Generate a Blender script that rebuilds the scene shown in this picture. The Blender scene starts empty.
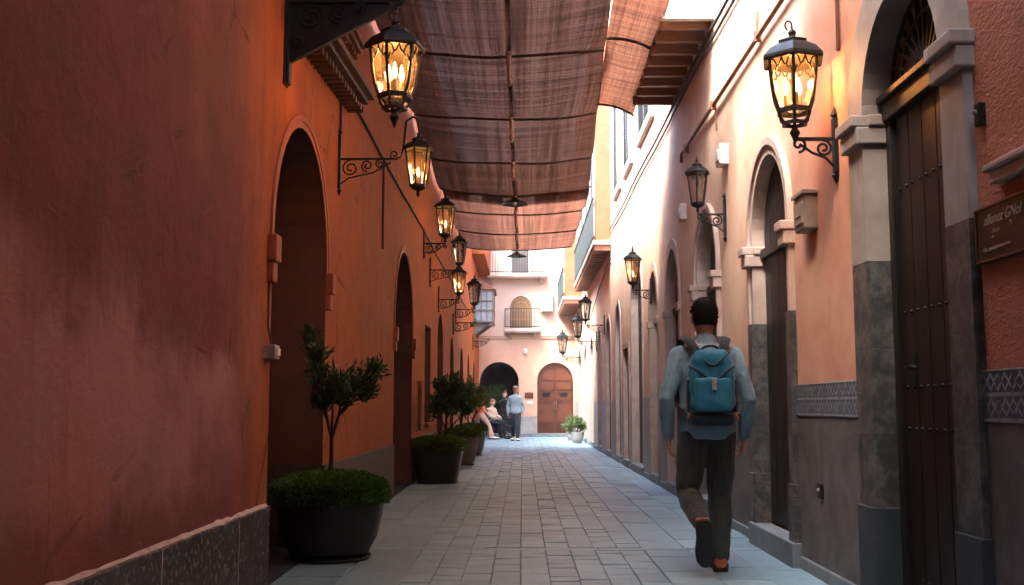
import bpy, math, random
from mathutils import Vector, Matrix, Euler, noise as mnoise
R = math.radians
rnd = random.Random(7)
SC = bpy.context.scene
COL = SC.collection

# ------------------------------------------------------------------ camera
F = 1060.0
cam = bpy.data.cameras.new('camera'); co = bpy.data.objects.new('camera', cam); COL.objects.link(co)
cam.sensor_width = 36.0; cam.lens = 36.0 * F / 1024.0; cam.clip_start = 0.05; cam.clip_end = 500
co.location = (0, 0, 1.12)
co.rotation_euler = (R(90) + math.atan(113.5 / F), 0, math.atan(10 / F))
SC.camera = co
# ------------------------------------------------------------------ light
SUN_EL, SUN_AZ = R(57), R(224)          # azimuth measured from +Y towards +X
w = bpy.data.worlds.new('World'); SC.world = w; w.use_nodes = True
wn = w.node_tree; bg = wn.nodes['Background']
sky = wn.nodes.new('ShaderNodeTexSky'); sky.sky_type = 'NISHITA'; sky.sun_disc = False
sky.sun_elevation = SUN_EL; sky.sun_rotation = SUN_AZ
sky.air_density = 1.0; sky.dust_density = 3.0; sky.ozone_density = 1.0
wn.links.new(sky.outputs[0], bg.inputs[0]); bg.inputs[1].default_value = 0.15
sl = bpy.data.lights.new('sun', 'SUN'); sl.energy = 0.65; sl.angle = R(18); sl.color = (1.0, 0.94, 0.86)
so = bpy.data.objects.new('sun', sl); COL.objects.link(so)
sd = Vector((math.sin(SUN_AZ) * math.cos(SUN_EL), math.cos(SUN_AZ) * math.cos(SUN_EL), math.sin(SUN_EL)))
so.rotation_euler = sd.to_track_quat('Z', 'Y').to_euler(); so.location = (0, 0, 30)
vs = SC.view_settings
vs.view_transform = 'Standard'; vs.look = 'None'; vs.exposure = 4.45; vs.gamma = 1; vs.use_curve_mapping = False
SC.render.engine = 'CYCLES'
cy = SC.cycles
cy.use_denoising = True
cy.max_bounces = 8; cy.diffuse_bounces = 5; cy.glossy_bounces = 3; cy.transmission_bounces = 6
cy.transparent_max_bounces = 12; cy.caustics_reflective = False; cy.caustics_refractive = False
cy.sample_clamp_indirect = 6.0

# ------------------------------------------------------------------ node helper
class NT:
    def __init__(s, name):
        s.m = bpy.data.materials.new(name); s.m.use_nodes = True
        s.t = s.m.node_tree; s.n = s.t.nodes
        s.b = s.n['Principled BSDF']; s.out = s.n['Material Output']
        s._pos = None
    def new(s, k): return s.n.new(k)
    def link(s, a, b): s.t.links.new(a, b)
    def put(s, sock, v):
        if isinstance(v, bpy.types.NodeSocket): s.link(v, sock)
        elif isinstance(v, (tuple, list)):
            if len(v) == 3 and len(sock.default_value) == 4: v = (*v, 1)
            sock.default_value = v
        else: sock.default_value = v
    def pos(s):
        if not s._pos: s._pos = s.new('ShaderNodeNewGeometry').outputs['Position']
        return s._pos
    def obj(s): return s.new('ShaderNodeTexCoord').outputs['Object']
    def mapv(s, v, scale=(1, 1, 1), loc=(0, 0, 0), rot=(0, 0, 0)):
        m = s.new('ShaderNodeMapping'); s.link(v, m.inputs[0])
        m.inputs['Scale'].default_value = scale; m.inputs['Location'].default_value = loc; m.inputs['Rotation'].default_value = rot
        return m.outputs[0]
    def noise(s, v, scale=5, detail=5, rough=.55, dist=0):
        n = s.new('ShaderNodeTexNoise'); s.link(v, n.inputs['Vector'])
        n.inputs['Scale'].default_value = scale; n.inputs['Detail'].default_value = detail
        n.inputs['Roughness'].default_value = rough; n.inputs['Distortion'].default_value = dist
        return n.outputs['Fac']
    def voro(s, v, scale=5, feature='F1', out='Distance'):
        n = s.new('ShaderNodeTexVoronoi'); s.link(v, n.inputs['Vector']); n.feature = feature
        n.inputs['Scale'].default_value = scale; return n.outputs[out]
    def math(s, op, a, b=0, c=None, clamp=False):
        n = s.new('ShaderNodeMath'); n.operation = op; n.use_clamp = clamp
        s.put(n.inputs[0], a); s.put(n.inputs[1], b)
        if c is not None: s.put(n.inputs[2], c)
        return n.outputs[0]
    def ss(s, v, a, b):
        n = s.new('ShaderNodeMapRange'); n.interpolation_type = 'SMOOTHSTEP'
        s.put(n.inputs['Value'], v); n.inputs['From Min'].default_value = a; n.inputs['From Max'].default_value = b
        return n.outputs[0]
    def mix(s, f, a, b, mode='MIX'):
        n = s.new('ShaderNodeMix'); n.data_type = 'RGBA'; n.blend_type = mode
        s.put(n.inputs['Factor'], f); s.put(n.inputs['A'], 0) if False else None
        s.put(n.inputs[6], a); s.put(n.inputs[7], b)
        return n.outputs[2]
    def ramp(s, f, pts):
        n = s.new('ShaderNodeValToRGB'); s.put(n.inputs[0], f)
        e = n.color_ramp.elements
        while len(e) < len(pts): e.new(.5)
        for q, (p, c) in zip(e, pts):
            q.position = p; q.color = (*c, 1) if len(c) == 3 else c
        return n.outputs[0]
    def sep(s, v):
        n = s.new('ShaderNodeSeparateXYZ'); s.link(v, n.inputs[0]); return n.outputs
    def bump(s, h, strength=.3, dist=.01, normal=None):
        n = s.new('ShaderNodeBump'); s.put(n.inputs['Height'], h)
        n.inputs['Strength'].default_value = strength; n.inputs['Distance'].default_value = dist
        if normal is not None: s.link(normal, n.inputs['Normal'])
        return n.outputs[0]
    def fin(s, col=None, rough=None, normal=None, metal=None, spec=None):
        if col is not None: s.put(s.b.inputs['Base Color'], col)
        if rough is not None: s.put(s.b.inputs['Roughness'], rough)
        if normal is not None: s.link(normal, s.b.inputs['Normal'])
        if metal is not None: s.put(s.b.inputs['Metallic'], metal)
        if spec is not None: s.b.inputs['Specular IOR Level'].default_value = spec
        return s.m

def simple(name, col, rough=.6, metal=0, var=.25, scale=9, bump=.15, bdist=.004, spec=None, world=False, bscale=None):
    n = NT(name); v = n.pos() if world else n.obj()
    f = n.noise(v, scale, 6, .6)
    dark = tuple(c * (1 - var) for c in col); lite = tuple(min(1, c * (1 + var)) for c in col)
    c = n.ramp(f, [(.3, dark), (.7, lite)])
    h = n.noise(v, bscale or scale * 5, 5, .65)
    r = n.math('MULTIPLY_ADD', f, .25, rough - .12, clamp=True)
    return n.fin(c, r, n.bump(h, bump, bdist), metal, spec)

def mat_left_plaster():
    n = NT('terracotta plaster'); p = n.pos(); x, y, z = n.sep(p)
    big = n.noise(p, .7, 5, .55); med = n.noise(p, 3.2, 6, .6, .4)
    fine = n.noise(p, 45, 5, .7)
    streak = n.noise(n.mapv(p, (4, 4, .35)), 1.6, 5, .6)
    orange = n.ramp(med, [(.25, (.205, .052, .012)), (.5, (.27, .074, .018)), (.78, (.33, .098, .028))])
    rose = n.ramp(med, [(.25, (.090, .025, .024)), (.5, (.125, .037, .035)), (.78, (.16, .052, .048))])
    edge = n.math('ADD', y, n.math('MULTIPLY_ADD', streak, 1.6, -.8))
    col = n.mix(n.ss(edge, 5.6, 6.9), rose, orange)  # near rose is partly its own hue, darkened by near shade put into the colour
    # bleached lime bloom low on the near wall, with dripping upper edge
    drip = n.math('ADD', z, n.math('MULTIPLY_ADD', n.noise(n.mapv(p, (1, 1, .7)), 1.1, 7, .62, .5), 1.5, -.75))
    drip = n.math('ADD', drip, n.math('MULTIPLY_ADD', n.noise(n.mapv(p, (7, 7, .35)), 1.3, 3, .5), .16, -.08))
    up = n.ss(drip, 1.70, 1.36); lo = n.ss(n.math('ADD', z, n.math('MULTIPLY', med, .5)), .75, 1.15)
    near = n.ss(y, 6.7, 5.8)
    bl = n.math('MULTIPLY', n.math('MULTIPLY', up, lo), near)
    bl = n.math('MULTIPLY', bl, n.ss(big, .25, .55))
    col = n.mix(n.math('MULTIPLY', bl, .9), col, (.31, .165, .15))
    # streaks and grime
    col = n.mix(n.math('MULTIPLY', n.ss(streak, .55, .75), .35), col, (.09, .026, .016))
    col = n.mix(n.math('MULTIPLY', n.ss(big, .56, .72), .3), col, (.36, .13, .055))
    ce = n.voro(n.mapv(p, (1.0, 1.0, .8)), 1.1, 'DISTANCE_TO_EDGE'); wv = n.noise(p, 6, 5, .7)
    crack = n.math('MULTIPLY', n.ss(n.math('ADD', ce, n.math('MULTIPLY', wv, .10)), .062, .052), n.ss(n.noise(p, .9, 3, .5), .5, .6))
    col = n.mix(n.math('MULTIPLY', crack, .6), col, (.03, .012, .01))
    chip = n.math('MULTIPLY', n.ss(n.noise(p, 7, 5, .65), .66, .69), n.ss(n.math('ADD', z, n.math('MULTIPLY', med, .6)), 1.5, .9))
    col = n.mix(n.math('MULTIPLY', chip, .55), col, (.30, .19, .16))
    spots = n.ss(n.voro(p, 2.3), .03, .012)
    col = n.mix(n.math('MULTIPLY', spots, .8), col, (.06, .02, .02))
    base = n.ss(n.math('ADD', z, n.math('MULTIPLY', med, .5)), 1.0, .7)
    col = n.mix(n.math('MULTIPLY', base, .4), col, (.2, .09, .07))
    h = n.math('ADD', n.math('MULTIPLY', med, 1.5), n.math('MULTIPLY', fine, .22))
    h = n.math('ADD', h, n.math('MULTIPLY', streak, .5))
    tw = n.noise(n.mapv(p, (1, 9, 16), rot=(.5, 0, 0)), 1.2, 4, .6, .9); h = n.math('ADD', h, n.math('MULTIPLY', tw, .6))
    h = n.math('SUBTRACT', h, n.math('ADD', n.math('MULTIPLY', crack, .5), n.math('MULTIPLY', chip, .35)))
    rough = n.math('MULTIPLY_ADD', med, .3, .62)
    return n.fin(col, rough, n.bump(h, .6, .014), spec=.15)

def mat_right_plaster():
    n = NT('salmon plaster'); p = n.pos(); x, y, z = n.sep(p)
    big = n.noise(p, .6, 5, .55); med = n.noise(p, 2.6, 6, .6, .4); fine = n.noise(p, 50, 5, .7)
    streak = n.noise(n.mapv(p, (4, 4, .3)), 1.5, 5, .6)
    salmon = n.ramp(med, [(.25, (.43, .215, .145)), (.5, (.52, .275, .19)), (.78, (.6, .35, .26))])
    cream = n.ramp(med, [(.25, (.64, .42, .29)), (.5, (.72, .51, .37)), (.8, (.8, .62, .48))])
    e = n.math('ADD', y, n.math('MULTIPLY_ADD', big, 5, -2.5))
    col = n.mix(n.ss(e, 5.5, 12), salmon, cream)  # paler with distance: brighter light of the far alley put into the colour
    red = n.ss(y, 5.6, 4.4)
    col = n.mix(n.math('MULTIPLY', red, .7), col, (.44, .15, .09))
    col = n.mix(n.math('MULTIPLY', n.ss(streak, .56, .76), .3), col, (.36, .2, .14))
    col = n.mix(n.math('MULTIPLY', n.ss(big, .55, .7), .3), col, (.78, .58, .46))
    damp = n.ss(n.math('ADD', z, n.math('MULTIPLY', streak, 1.2)), 2.1, 1.6)
    col = n.mix(n.math('MULTIPLY', damp, .25), col, (.4, .18, .12))
    h = n.math('ADD', n.math('MULTIPLY', med, 1.2), n.math('MULTIPLY', fine, .25))
    trowel = n.noise(n.mapv(p, (1, 14, 30), rot=(.6, 0, 0)), 1.6, 4, .6, .8)
    h = n.math('ADD', h, n.math('MULTIPLY', n.math('MULTIPLY', trowel, red), 2.2))
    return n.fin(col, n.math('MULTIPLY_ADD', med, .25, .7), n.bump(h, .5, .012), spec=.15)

def mat_dado():
    n = NT('grey dado render'); p = n.pos(); x, y, z = n.sep(p)
    a = n.noise(p, 2.2, 7, .65, .6); b = n.noise(p, 34, 5, .7); s = n.noise(n.mapv(p, (5, 5, .5)), 2, 5, .6)
    c = n.ramp(a, [(.25, (.062, .060, .060)), (.5, (.115, .112, .112)), (.75, (.19, .18, .175))])
    c = n.mix(n.math('MULTIPLY', n.ss(s, .55, .72), .45), c, (.07, .06, .06))
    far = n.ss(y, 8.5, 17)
    c = n.mix(n.math('MULTIPLY', far, .9), c, (.36, .37, .38))  # dado paler with distance: light missing in mid alley put into the colour
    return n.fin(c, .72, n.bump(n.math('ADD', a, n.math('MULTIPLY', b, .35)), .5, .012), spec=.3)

def mat_end_plaster():
    n = NT('pale pink plaster'); p = n.pos(); x, y, z = n.sep(p)
    a = n.noise(p, 1.0, 6, .6, .3); s = n.noise(n.mapv(p, (5, 5, .4)), 1.3, 5, .6); f = n.noise(p, 40, 4, .7)
    lo = n.ramp(a, [(.3, (.54, .315, .21)), (.7, (.66, .43, .31))])
    hi = n.ramp(a, [(.3, (.52, .375, .29)), (.7, (.62, .48, .385))])
    c = n.mix(n.ss(z, 3.0, 4.0), lo, hi)
    c = n.mix(n.math('MULTIPLY', n.ss(s, .56, .75), .35), c, (.42, .24, .18))
    return n.fin(c, .8, n.bump(n.math('ADD', a, n.math('MULTIPLY', f, .3)), .4, .01), spec=.25)

def mat_stone(name, c0, c1, c2, sc=3.0, world=True):
    n = NT(name); p = n.pos() if world else n.obj()
    a = n.noise(p, sc, 7, .65, .6); f = n.noise(p, 60, 5, .7); s = n.noise(n.mapv(p, (5, 5, .6)), 2.2, 4, .6)
    c = n.ramp(a, [(.28, c0), (.5, c1), (.74, c2)])
    c = n.mix(n.math('MULTIPLY', n.ss(s, .56, .75), .35), c, tuple(q * .45 for q in c0))
    return n.fin(c, n.math('MULTIPLY_ADD', a, .3, .5), n.bump(n.math('ADD', a, n.math('MULTIPLY', f, .4)), .4, .008), spec=.35)

def mat_granite():
    n = NT('dark granite'); p = n.pos()
    v = n.voro(p, 42, out='Color'); vx, vy, vz = n.sep(v); a = n.noise(p, 3, 5, .6)
    c = n.ramp(vx, [(0, (.006, .006, .007)), (.6, (.016, .015, .016)), (.8, (.05, .045, .045)), (1, (.22, .20, .20))])
    c = n.mix(n.math('MULTIPLY', n.ss(a, .45, .7), .35), c, (.012, .011, .012))
    return n.fin(c, n.math('MULTIPLY_ADD', a, .3, .3), n.bump(vx, .25, .003), spec=.5)

def mat_marble():
    n = NT('mottled green marble'); p = n.pos(); x, y, z = n.sep(p)
    a = n.noise(p, 9, 8, .7, .5); b = n.noise(p, 24, 6, .7, .4)
    c = n.ramp(a, [(.30, (.022, .027, .029)), (.47, (.045, .053, .055)), (.53, (.085, .085, .08)), (.64, (.13, .122, .115)), (.75, (.06, .062, .06))])
    c = n.mix(n.math('MULTIPLY', n.ss(b, .55, .66), .6), c, (.028, .031, .034))
    ty = n.math('PINGPONG', z, .24); g = n.ss(ty, .006, .001)
    c = n.mix(n.math('MULTIPLY', g, .6), c, (.02, .02, .02))
    return n.fin(c, n.math('MULTIPLY_ADD', b, .35, .32), n.bump(n.math('ADD', a, b), .3, .006), spec=.45)

def mat_tiles():
    n = NT('blue grey patterned tile'); p = n.pos(); x, y, z = n.sep(p)
    u = n.math('PINGPONG', n.math('DIVIDE', y, .066), 1.0)
    v = n.math('FRACT', n.math('DIVIDE', n.math('SUBTRACT', z, 1.062), .104))
    d = n.math('ABSOLUTE', n.math('SUBTRACT', n.math('MULTIPLY_ADD', u, .62, .19), v))
    l1 = n.ss(d, .13, .08)
    d2 = n.math('ABSOLUTE', n.math('SUBTRACT', n.math('SUBTRACT', .81, n.math('MULTIPLY', u, .62)), v))
    l2 = n.ss(d2, .09, .05)
    br = n.ss(n.math('ABSOLUTE', n.math('SUBTRACT', v, .5)), .40, .44)
    pat = n.math('MAXIMUM', n.math('MAXIMUM', l1, l2), br)
    wear = n.ss(n.noise(p, 16, 6, .7), .36, .55)
    pat = n.math('MULTIPLY', pat, wear)
    c = n.mix(pat, (.032, .058, .085), (.23, .28, .32))
    c = n.mix(n.math('MULTIPLY', n.ss(n.noise(p, 5, 6, .6), .5, .7), .4), c, (.1, .1, .1))
    return n.fin(c, .35, n.bump(pat, .4, .004), spec=.5)

def mat_wood(name, c0, c1, world=True, axis='z', rough=.5, sc=1.0):
    n = NT(name); p = n.pos() if world else n.obj()
    s = {'z': (14, 14, .9), 'y': (14, .9, 14), 'x': (.9, 14, 14)}[axis]
    g = n.noise(n.mapv(p, tuple(q * sc for q in s)), 3, 6, .65, .6); b = n.noise(p, 2, 4, .6)
    c = n.ramp(g, [(.3, c0), (.7, c1)])
    c = n.mix(n.math('MULTIPLY', n.ss(b, .45, .7), .4), c, tuple(q * .6 for q in c0))
    return n.fin(c, n.math('MULTIPLY_ADD', g, .3, rough - .15), n.bump(g, .35, .004), spec=.4)

def mat_iron():
    n = NT('blackened wrought iron'); p = n.obj()
    a = n.noise(p, 22, 6, .65); b = n.noise(p, 120, 3, .6)
    c = n.ramp(a, [(.3, (.0035, .0055, .007)), (.62, (.007, .011, .013)), (.82, (.020, .015, .011))])
    return n.fin(c, n.math('MULTIPLY_ADD', a, .4, .26), n.bump(n.math('ADD', a, n.math('MULTIPLY', b, .4)), .35, .003), metal=.0, spec=.26)

def mat_paving():
    n = NT('worn stone setts'); p = n.pos()
    at = n.new('ShaderNodeAttribute'); at.attribute_name = 'tone'
    t = at.outputs['Fac']
    a = n.noise(p, 6, 7, .65, .4); f = n.noise(p, 70, 5, .7); big = n.noise(p, .5, 4, .5)
    c = n.ramp(t, [(0, (.13, .225, .27)), (.5, (.205, .335, .385)), (1, (.29, .43, .485))])
    c = n.mix(n.math('MULTIPLY', n.ss(a, .48, .72), .5), c, (.28, .43, .49))
    c = n.mix(n.math('MULTIPLY', n.ss(a, .45, .26), .55), c, (.08, .15, .185))
    c = n.mix(n.math('MULTIPLY', n.ss(big, .5, .68), .3), c, (.13, .21, .24))
    st = n.noise(p, 1.7, 6, .7, .8); c = n.mix(n.math('MULTIPLY', n.ss(st, .56, .7), .5), c, (.10, .15, .17))
    sp = n.ss(n.voro(p, 5.5), .05, .03); c = n.mix(n.math('MULTIPLY', sp, n.ss(n.noise(p, .8, 2, .5), .5, .6)), c, (.05, .06, .065))
    r = n.math('MULTIPLY_ADD', a, .45, .24)
    r = n.math('ADD', r, n.math('MULTIPLY', t, .1))
    return n.fin(c, r, n.bump(n.math('ADD', a, n.math('MULTIPLY', f, .35)), .4, .006), spec=.22)

def mat_cloth(name, dif, tra, open_, plaid=.16):
    n = NT(name); p = n.pos(); x, y, z = n.sep(p)
    n.n.remove(n.b)
    wx = n.math('PINGPONG', n.math('DIVIDE', x, .010), 1.0); wy = n.math('PINGPONG', n.math('DIVIDE', y, .012), 1.0)
    px = n.noise(n.mapv(p, (9, .12, 1)), 1.2, 4, .7); py = n.noise(n.mapv(p, (.12, 9, 1)), 1.2, 4, .7)
    pl = n.math('MULTIPLY', px, py); pl = n.ss(pl, .14, .36)
    big = n.noise(p, .9, 5, .6)
    cd = n.mix(n.math('MULTIPLY', pl, plaid), tuple(q * .75 for q in dif), tuple(q * 1.35 for q in dif))
    cd = n.mix(n.math('MULTIPLY', n.ss(big, .5, .7), .3), cd, tuple(q * .5 for q in dif))
    ct = n.mix(n.math('MULTIPLY', pl, plaid), tuple(q * .55 for q in tra), tuple(min(1, q * 1.6) for q in tra))
    gx = n.ss(n.math('PINGPONG', n.math('DIVIDE', x, .032), 1.0), .74, .96); gy = n.ss(n.math('PINGPONG', n.math('DIVIDE', y, .036), 1.0), .74, .96)
    gr = n.math('MULTIPLY', n.math('MAXIMUM', gx, gy), .5)
    cd = n.mix(gr, cd, tuple(q * .45 for q in dif)); ct = n.mix(gr, ct, tuple(q * .4 for q in tra))
    d = n.new('ShaderNodeBsdfDiffuse'); n.put(d.inputs[0], cd)
    t = n.new('ShaderNodeBsdfTranslucent'); n.put(t.inputs[0], ct)
    bm = n.bump(n.math('ADD', n.math('ADD', wx, wy), n.math('MULTIPLY', big, 2)), .3, .004)
    n.link(bm, d.inputs['Normal']); n.link(bm, t.inputs['Normal'])
    m = n.new('ShaderNodeMixShader'); m.inputs[0].default_value = .5
    n.link(d.outputs[0], m.inputs[1]); n.link(t.outputs[0], m.inputs[2])
    tr = n.new('ShaderNodeBsdfTransparent'); tr.inputs[0].default_value = (1, .8, .68, 1)
    m2 = n.new('ShaderNodeMixShader')
    hole = n.math('MULTIPLY', n.math('MULTIPLY_ADD', pl, .8, .2), open_)
    n.put(m2.inputs[0], hole)
    n.link(m.outputs[0], m2.inputs[1]); n.link(tr.outputs[0], m2.inputs[2])
    n.link(m2.outputs[0], n.out.inputs[0])
    return n.m

def mat_leaf(name, c0, c1, c2):
    n = NT(name); p = n.pos()
    f = n.noise(p, 18, 3, .6); g = n.new('ShaderNodeNewGeometry').outputs['Random Per Island']
    c = n.ramp(g, [(0, c0), (.6, c1), (1, c2)])
    c = n.mix(n.math('MULTIPLY', f, .4), c, c0)
    n.n.remove(n.b)
    d = n.new('ShaderNodeBsdfPrincipled'); n.put(d.inputs['Base Color'], c); d.inputs['Roughness'].default_value = .42
    t = n.new('ShaderNodeBsdfTranslucent'); n.put(t.inputs[0], n.mix(.5, c, c2))
    m = n.new('ShaderNodeMixShader'); m.inputs[0].default_value = .28
    n.link(d.outputs[0], m.inputs[1]); n.link(t.outputs[0], m.inputs[2]); n.link(m.outputs[0], n.out.inputs[0])
    return n.m

def mat_glass(name, tint=(.95, .9, .82), frost=.018):
    n = NT(name); p = n.obj(); n.n.remove(n.b)
    sm = n.noise(p, 14, 4, .6)
    tr = n.new('ShaderNodeBsdfTransparent'); tr.inputs[0].default_value = (*tint, 1)
    gl = n.new('ShaderNodeBsdfGlossy'); gl.inputs[0].default_value = (1, 1, 1, 1); gl.inputs['Roughness'].default_value = .06
    tl = n.new('ShaderNodeBsdfTranslucent'); tl.inputs[0].default_value = (.85, .75, .6, 1)
    a = n.new('ShaderNodeMixShader'); n.put(a.inputs[0], n.math('MULTIPLY', sm, frost * 2, clamp=True))
    n.link(tr.outputs[0], a.inputs[1]); n.link(tl.outputs[0], a.inputs[2])
    fr = n.new('ShaderNodeFresnel'); fr.inputs[0].default_value = 1.4
    b = n.new('ShaderNodeMixShader'); n.link(fr.outputs[0], b.inputs[0])
    n.link(a.outputs[0], b.inputs[1]); n.link(gl.outputs[0], b.inputs[2]); n.link(b.outputs[0], n.out.inputs[0])
    return n.m

def mat_emit(name, col, s):
    n = NT(name); n.fin((.8, .7, .5), .4)
    n.b.inputs['Emission Color'].default_value = (*col, 1); n.b.inputs['Emission Strength'].default_value = s
    return n.m

def mat_fabric(name, col, var=.2, weave=260, fold=6.0, fd=.02, rough=.85):
    n = NT(name); p = n.obj()
    a = n.noise(p, 3.5, 5, .6); b = n.noise(p, weave, 2, .5); fo = n.noise(n.mapv(p, (1.3, 1.3, .45), rot=(.3, .5, 0)), fold * 1.6, 4, .55, 1.2)
    c = n.ramp(a, [(.3, tuple(q * (1 - var) for q in col)), (.7, tuple(q * (1 + var) for q in col))])
    nb = n.bump(fo, .8, fd * 1.6); nb = n.bump(b, .2, .002, nb)
    n.b.inputs['Sheen Weight'].default_value = .15
    return n.fin(c, rough, nb, spec=.2)

M = dict(
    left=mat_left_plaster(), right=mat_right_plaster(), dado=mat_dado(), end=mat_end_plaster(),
    stone=mat_stone('pale limestone', (.19, .175, .16), (.27, .25, .23), (.36, .33, .305)),
    stonepink=mat_stone('pinkish stone', (.34, .25, .205), (.45, .35, .29), (.55, .45, .385)),
    archi=mat_stone('orange moulding', (.20, .05, .02), (.27, .075, .03), (.33, .10, .045)),
    greyplinth=mat_stone('grey brown plinth render', (.05, .034, .028), (.075, .054, .045), (.105, .078, .066)),
    greyskirt=mat_stone('grey skirting render', (.25, .24, .24), (.33, .32, .32), (.42, .41, .4)),
    mortar=mat_stone('rough lime mortar', (.26, .17, .145), (.42, .35, .315), (.56, .50, .46), 14),
    blue=mat_stone('blue black slate', (.02, .028, .034), (.034, .046, .055), (.055, .07, .08)),
    white=mat_stone('weathered white plaster', (.5, .46, .42), (.66, .62, .57), (.76, .72, .67)),
    granite=mat_granite(), marble=mat_marble(), tiles=mat_tiles(),
    wood_dark=mat_wood('dark stained door wood', (.005, .0022, .0018), (.013, .0048, .0036)),
    wood_black=mat_wood('black painted wood', (.004, .004, .0045), (.009, .0085, .009)),
    wood_red=mat_wood('red brown door wood', (.085, .022, .010), (.15, .045, .020)),
    wood_beam=mat_wood('brown beam wood', (.11, .045, .022), (.22, .095, .05), axis='x'),
    wood_beamdk=mat_wood('old dark beam wood', (.03, .014, .009), (.075, .032, .018), axis='y'),
    joist=mat_wood('reddish joist wood', (.20, .085, .045), (.36, .17, .09), axis='x'),
    wood_pole=mat_wood('bamboo brown pole wood', (.20, .085, .04), (.33, .15, .075), axis='y'),
    lattice=mat_wood('ochre carved wood', (.20, .10, .035), (.32, .18, .07)),
    iron=mat_iron(),
    railpaint=simple('grey green railing paint', (.045, .062, .062), .5, .2, world=True),
    railgrey=simple('weathered railing iron', (.16, .14, .13), .6, .2, world=True),
    shutter=simple('faded brown shutter paint', (.060, .052, .045), .6, world=True),
    oriel=simple('faded blue paint', (.25, .32, .36), .6, world=True),
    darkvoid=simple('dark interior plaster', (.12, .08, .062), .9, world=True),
    shadewall=simple('shade toned alcove plaster', (.105, .042, .030), .85, world=True, scale=3),  # shade of the arch recesses put into a darker plaster colour
    paving=mat_paving(),
    mortar_dark=simple('joint sand', (.075, .10, .115), .9, world=True, scale=12),
    kerb=mat_stone('grey step stone', (.12, .15, .165), (.17, .21, .23), (.23, .27, .29)),
    cloth=mat_cloth('dark brown shade netting', (.032, .0128, .0085), (.020, .009, .0062), .005, 1.1),
    cloth4=mat_cloth('added light diffusing cloth', (.5, .47, .43), (.78, .76, .72), .50, .4),  # cloth of the unseen diffuser added overhead
    cloth3=mat_cloth('brown red shade netting', (.10, .042, .027), (.12, .052, .034), .018, .8),
    cloth2=mat_cloth('terracotta shade cloth', (.20, .08, .042), (.11, .044, .026), .012, .6),
    pot=simple('charcoal glazed pot', (.009, .011, .014), .38, 0, .3, 6, .2, .003),
    pot2=simple('brown grey pot', (.10, .075, .062), .55, 0, .3, 6, .2, .003),
    soil=simple('potting soil', (.03, .02, .014), .95, bump=.6, bdist=.02),
    leaf=mat_leaf('glossy dark leaf', (.015, .045, .018), (.032, .088, .032), (.075, .155, .055)),
    leaf2=mat_leaf('pale olive leaf', (.045, .085, .025), (.10, .17, .05), (.20, .28, .09)),  # paler olive green for the farther plants
    box=mat_leaf('boxwood leaf', (.022, .065, .012), (.05, .14, .024), (.11, .25, .045)),
    box2=mat_leaf('bright boxwood leaf', (.04, .085, .012), (.09, .18, .022), (.17, .29, .045)),
    bark=simple('young bark', (.028, .02, .016), .85, 0, .4, 20, .5, .006),
    glass=mat_glass('lamp glass'), glassdull=mat_glass('clear lamp glass', (.9, .92, .92), .3),
    bulb=mat_emit('candle bulb glow', (1.0, .45, .13), 1.2),
    candle=simple('candle sleeve', (.6, .52, .4), .5),
    box_grey=simple('weathered grey plastic', (.25, .225, .195), .5, world=True, var=.2),
    box_white=simple('off white plastic', (.60, .56, .5), .5, world=True, var=.12),
    plaque=simple('dark brown enamel', (.022, .013, .011), .4, world=True, var=.15),
    letters=simple('pale painted lettering', (.42, .37, .31), .6),
    cable=simple('dark cable', (.03, .018, .014), .7, world=True),
    pipe=simple('painted iron pipe', (.20, .085, .05), .6, .1, world=True),
    skin=simple('tan skin', (.40, .20, .13), .5, 0, .12, 14, .15, .002),
    skin2=simple('fair skin', (.55, .34, .25), .5, 0, .1, 14, .1, .002),
    hair=simple('black hair', (.004, .0035, .003), .7, 0, .3, 60, .8, .008, spec=.12, bscale=140),
    hair_blond=simple('light brown hair', (.28, .16, .08), .55, 0, .3, 60, .8, .008),
    hair_red=simple('red brown hair', (.16, .035, .02), .55, 0, .3, 60, .8, .008),
    shirt=mat_fabric('blue grey chambray', (.155, .27, .33)),
    trousers=mat_fabric('dark olive grey twill', (.050, .058, .054)),
    shoe=simple('rust brown leather', (.38, .105, .045), .45),
    sole=simple('dark rubber', (.016, .014, .013), .7, bump=.5, bdist=.006),
    teal=mat_fabric('teal nylon', (.013, .135, .215), .12, 400, 5, .006, .55),
    tealdk=mat_fabric('navy nylon', (.008, .020, .032), .2, 400, 5, .004, .6),
    strap=mat_fabric('dark grey webbing', (.012, .015, .018), .2, 300, 8, .004, .75),
    tagm=simple('pale rubber tag', (.28, .30, .30), .5), zip=simple('orange cord', (.55, .17, .04), .6),
    paleblue=mat_fabric('pale blue cotton', (.20, .27, .31)), denim=mat_fabric('dark denim', (.018, .026, .036)),
    orange=mat_fabric('orange cotton', (.52, .13, .035)), pink=mat_fabric('pale pink cotton', (.50, .30, .24)),
    cream=mat_fabric('cream cotton', (.55, .46, .36)), black=mat_fabric('black cotton', (.014, .013, .015)),
    cap=mat_fabric('grey tweed', (.13, .115, .1)), tyre=simple('tyre rubber', (.015, .015, .015), .8),
)

# ------------------------------------------------------------------ mesh helper
def chain_loc(o):
    v = Vector((0, 0, 0))
    while o: v += o.location; o = o.parent
    return v

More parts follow.
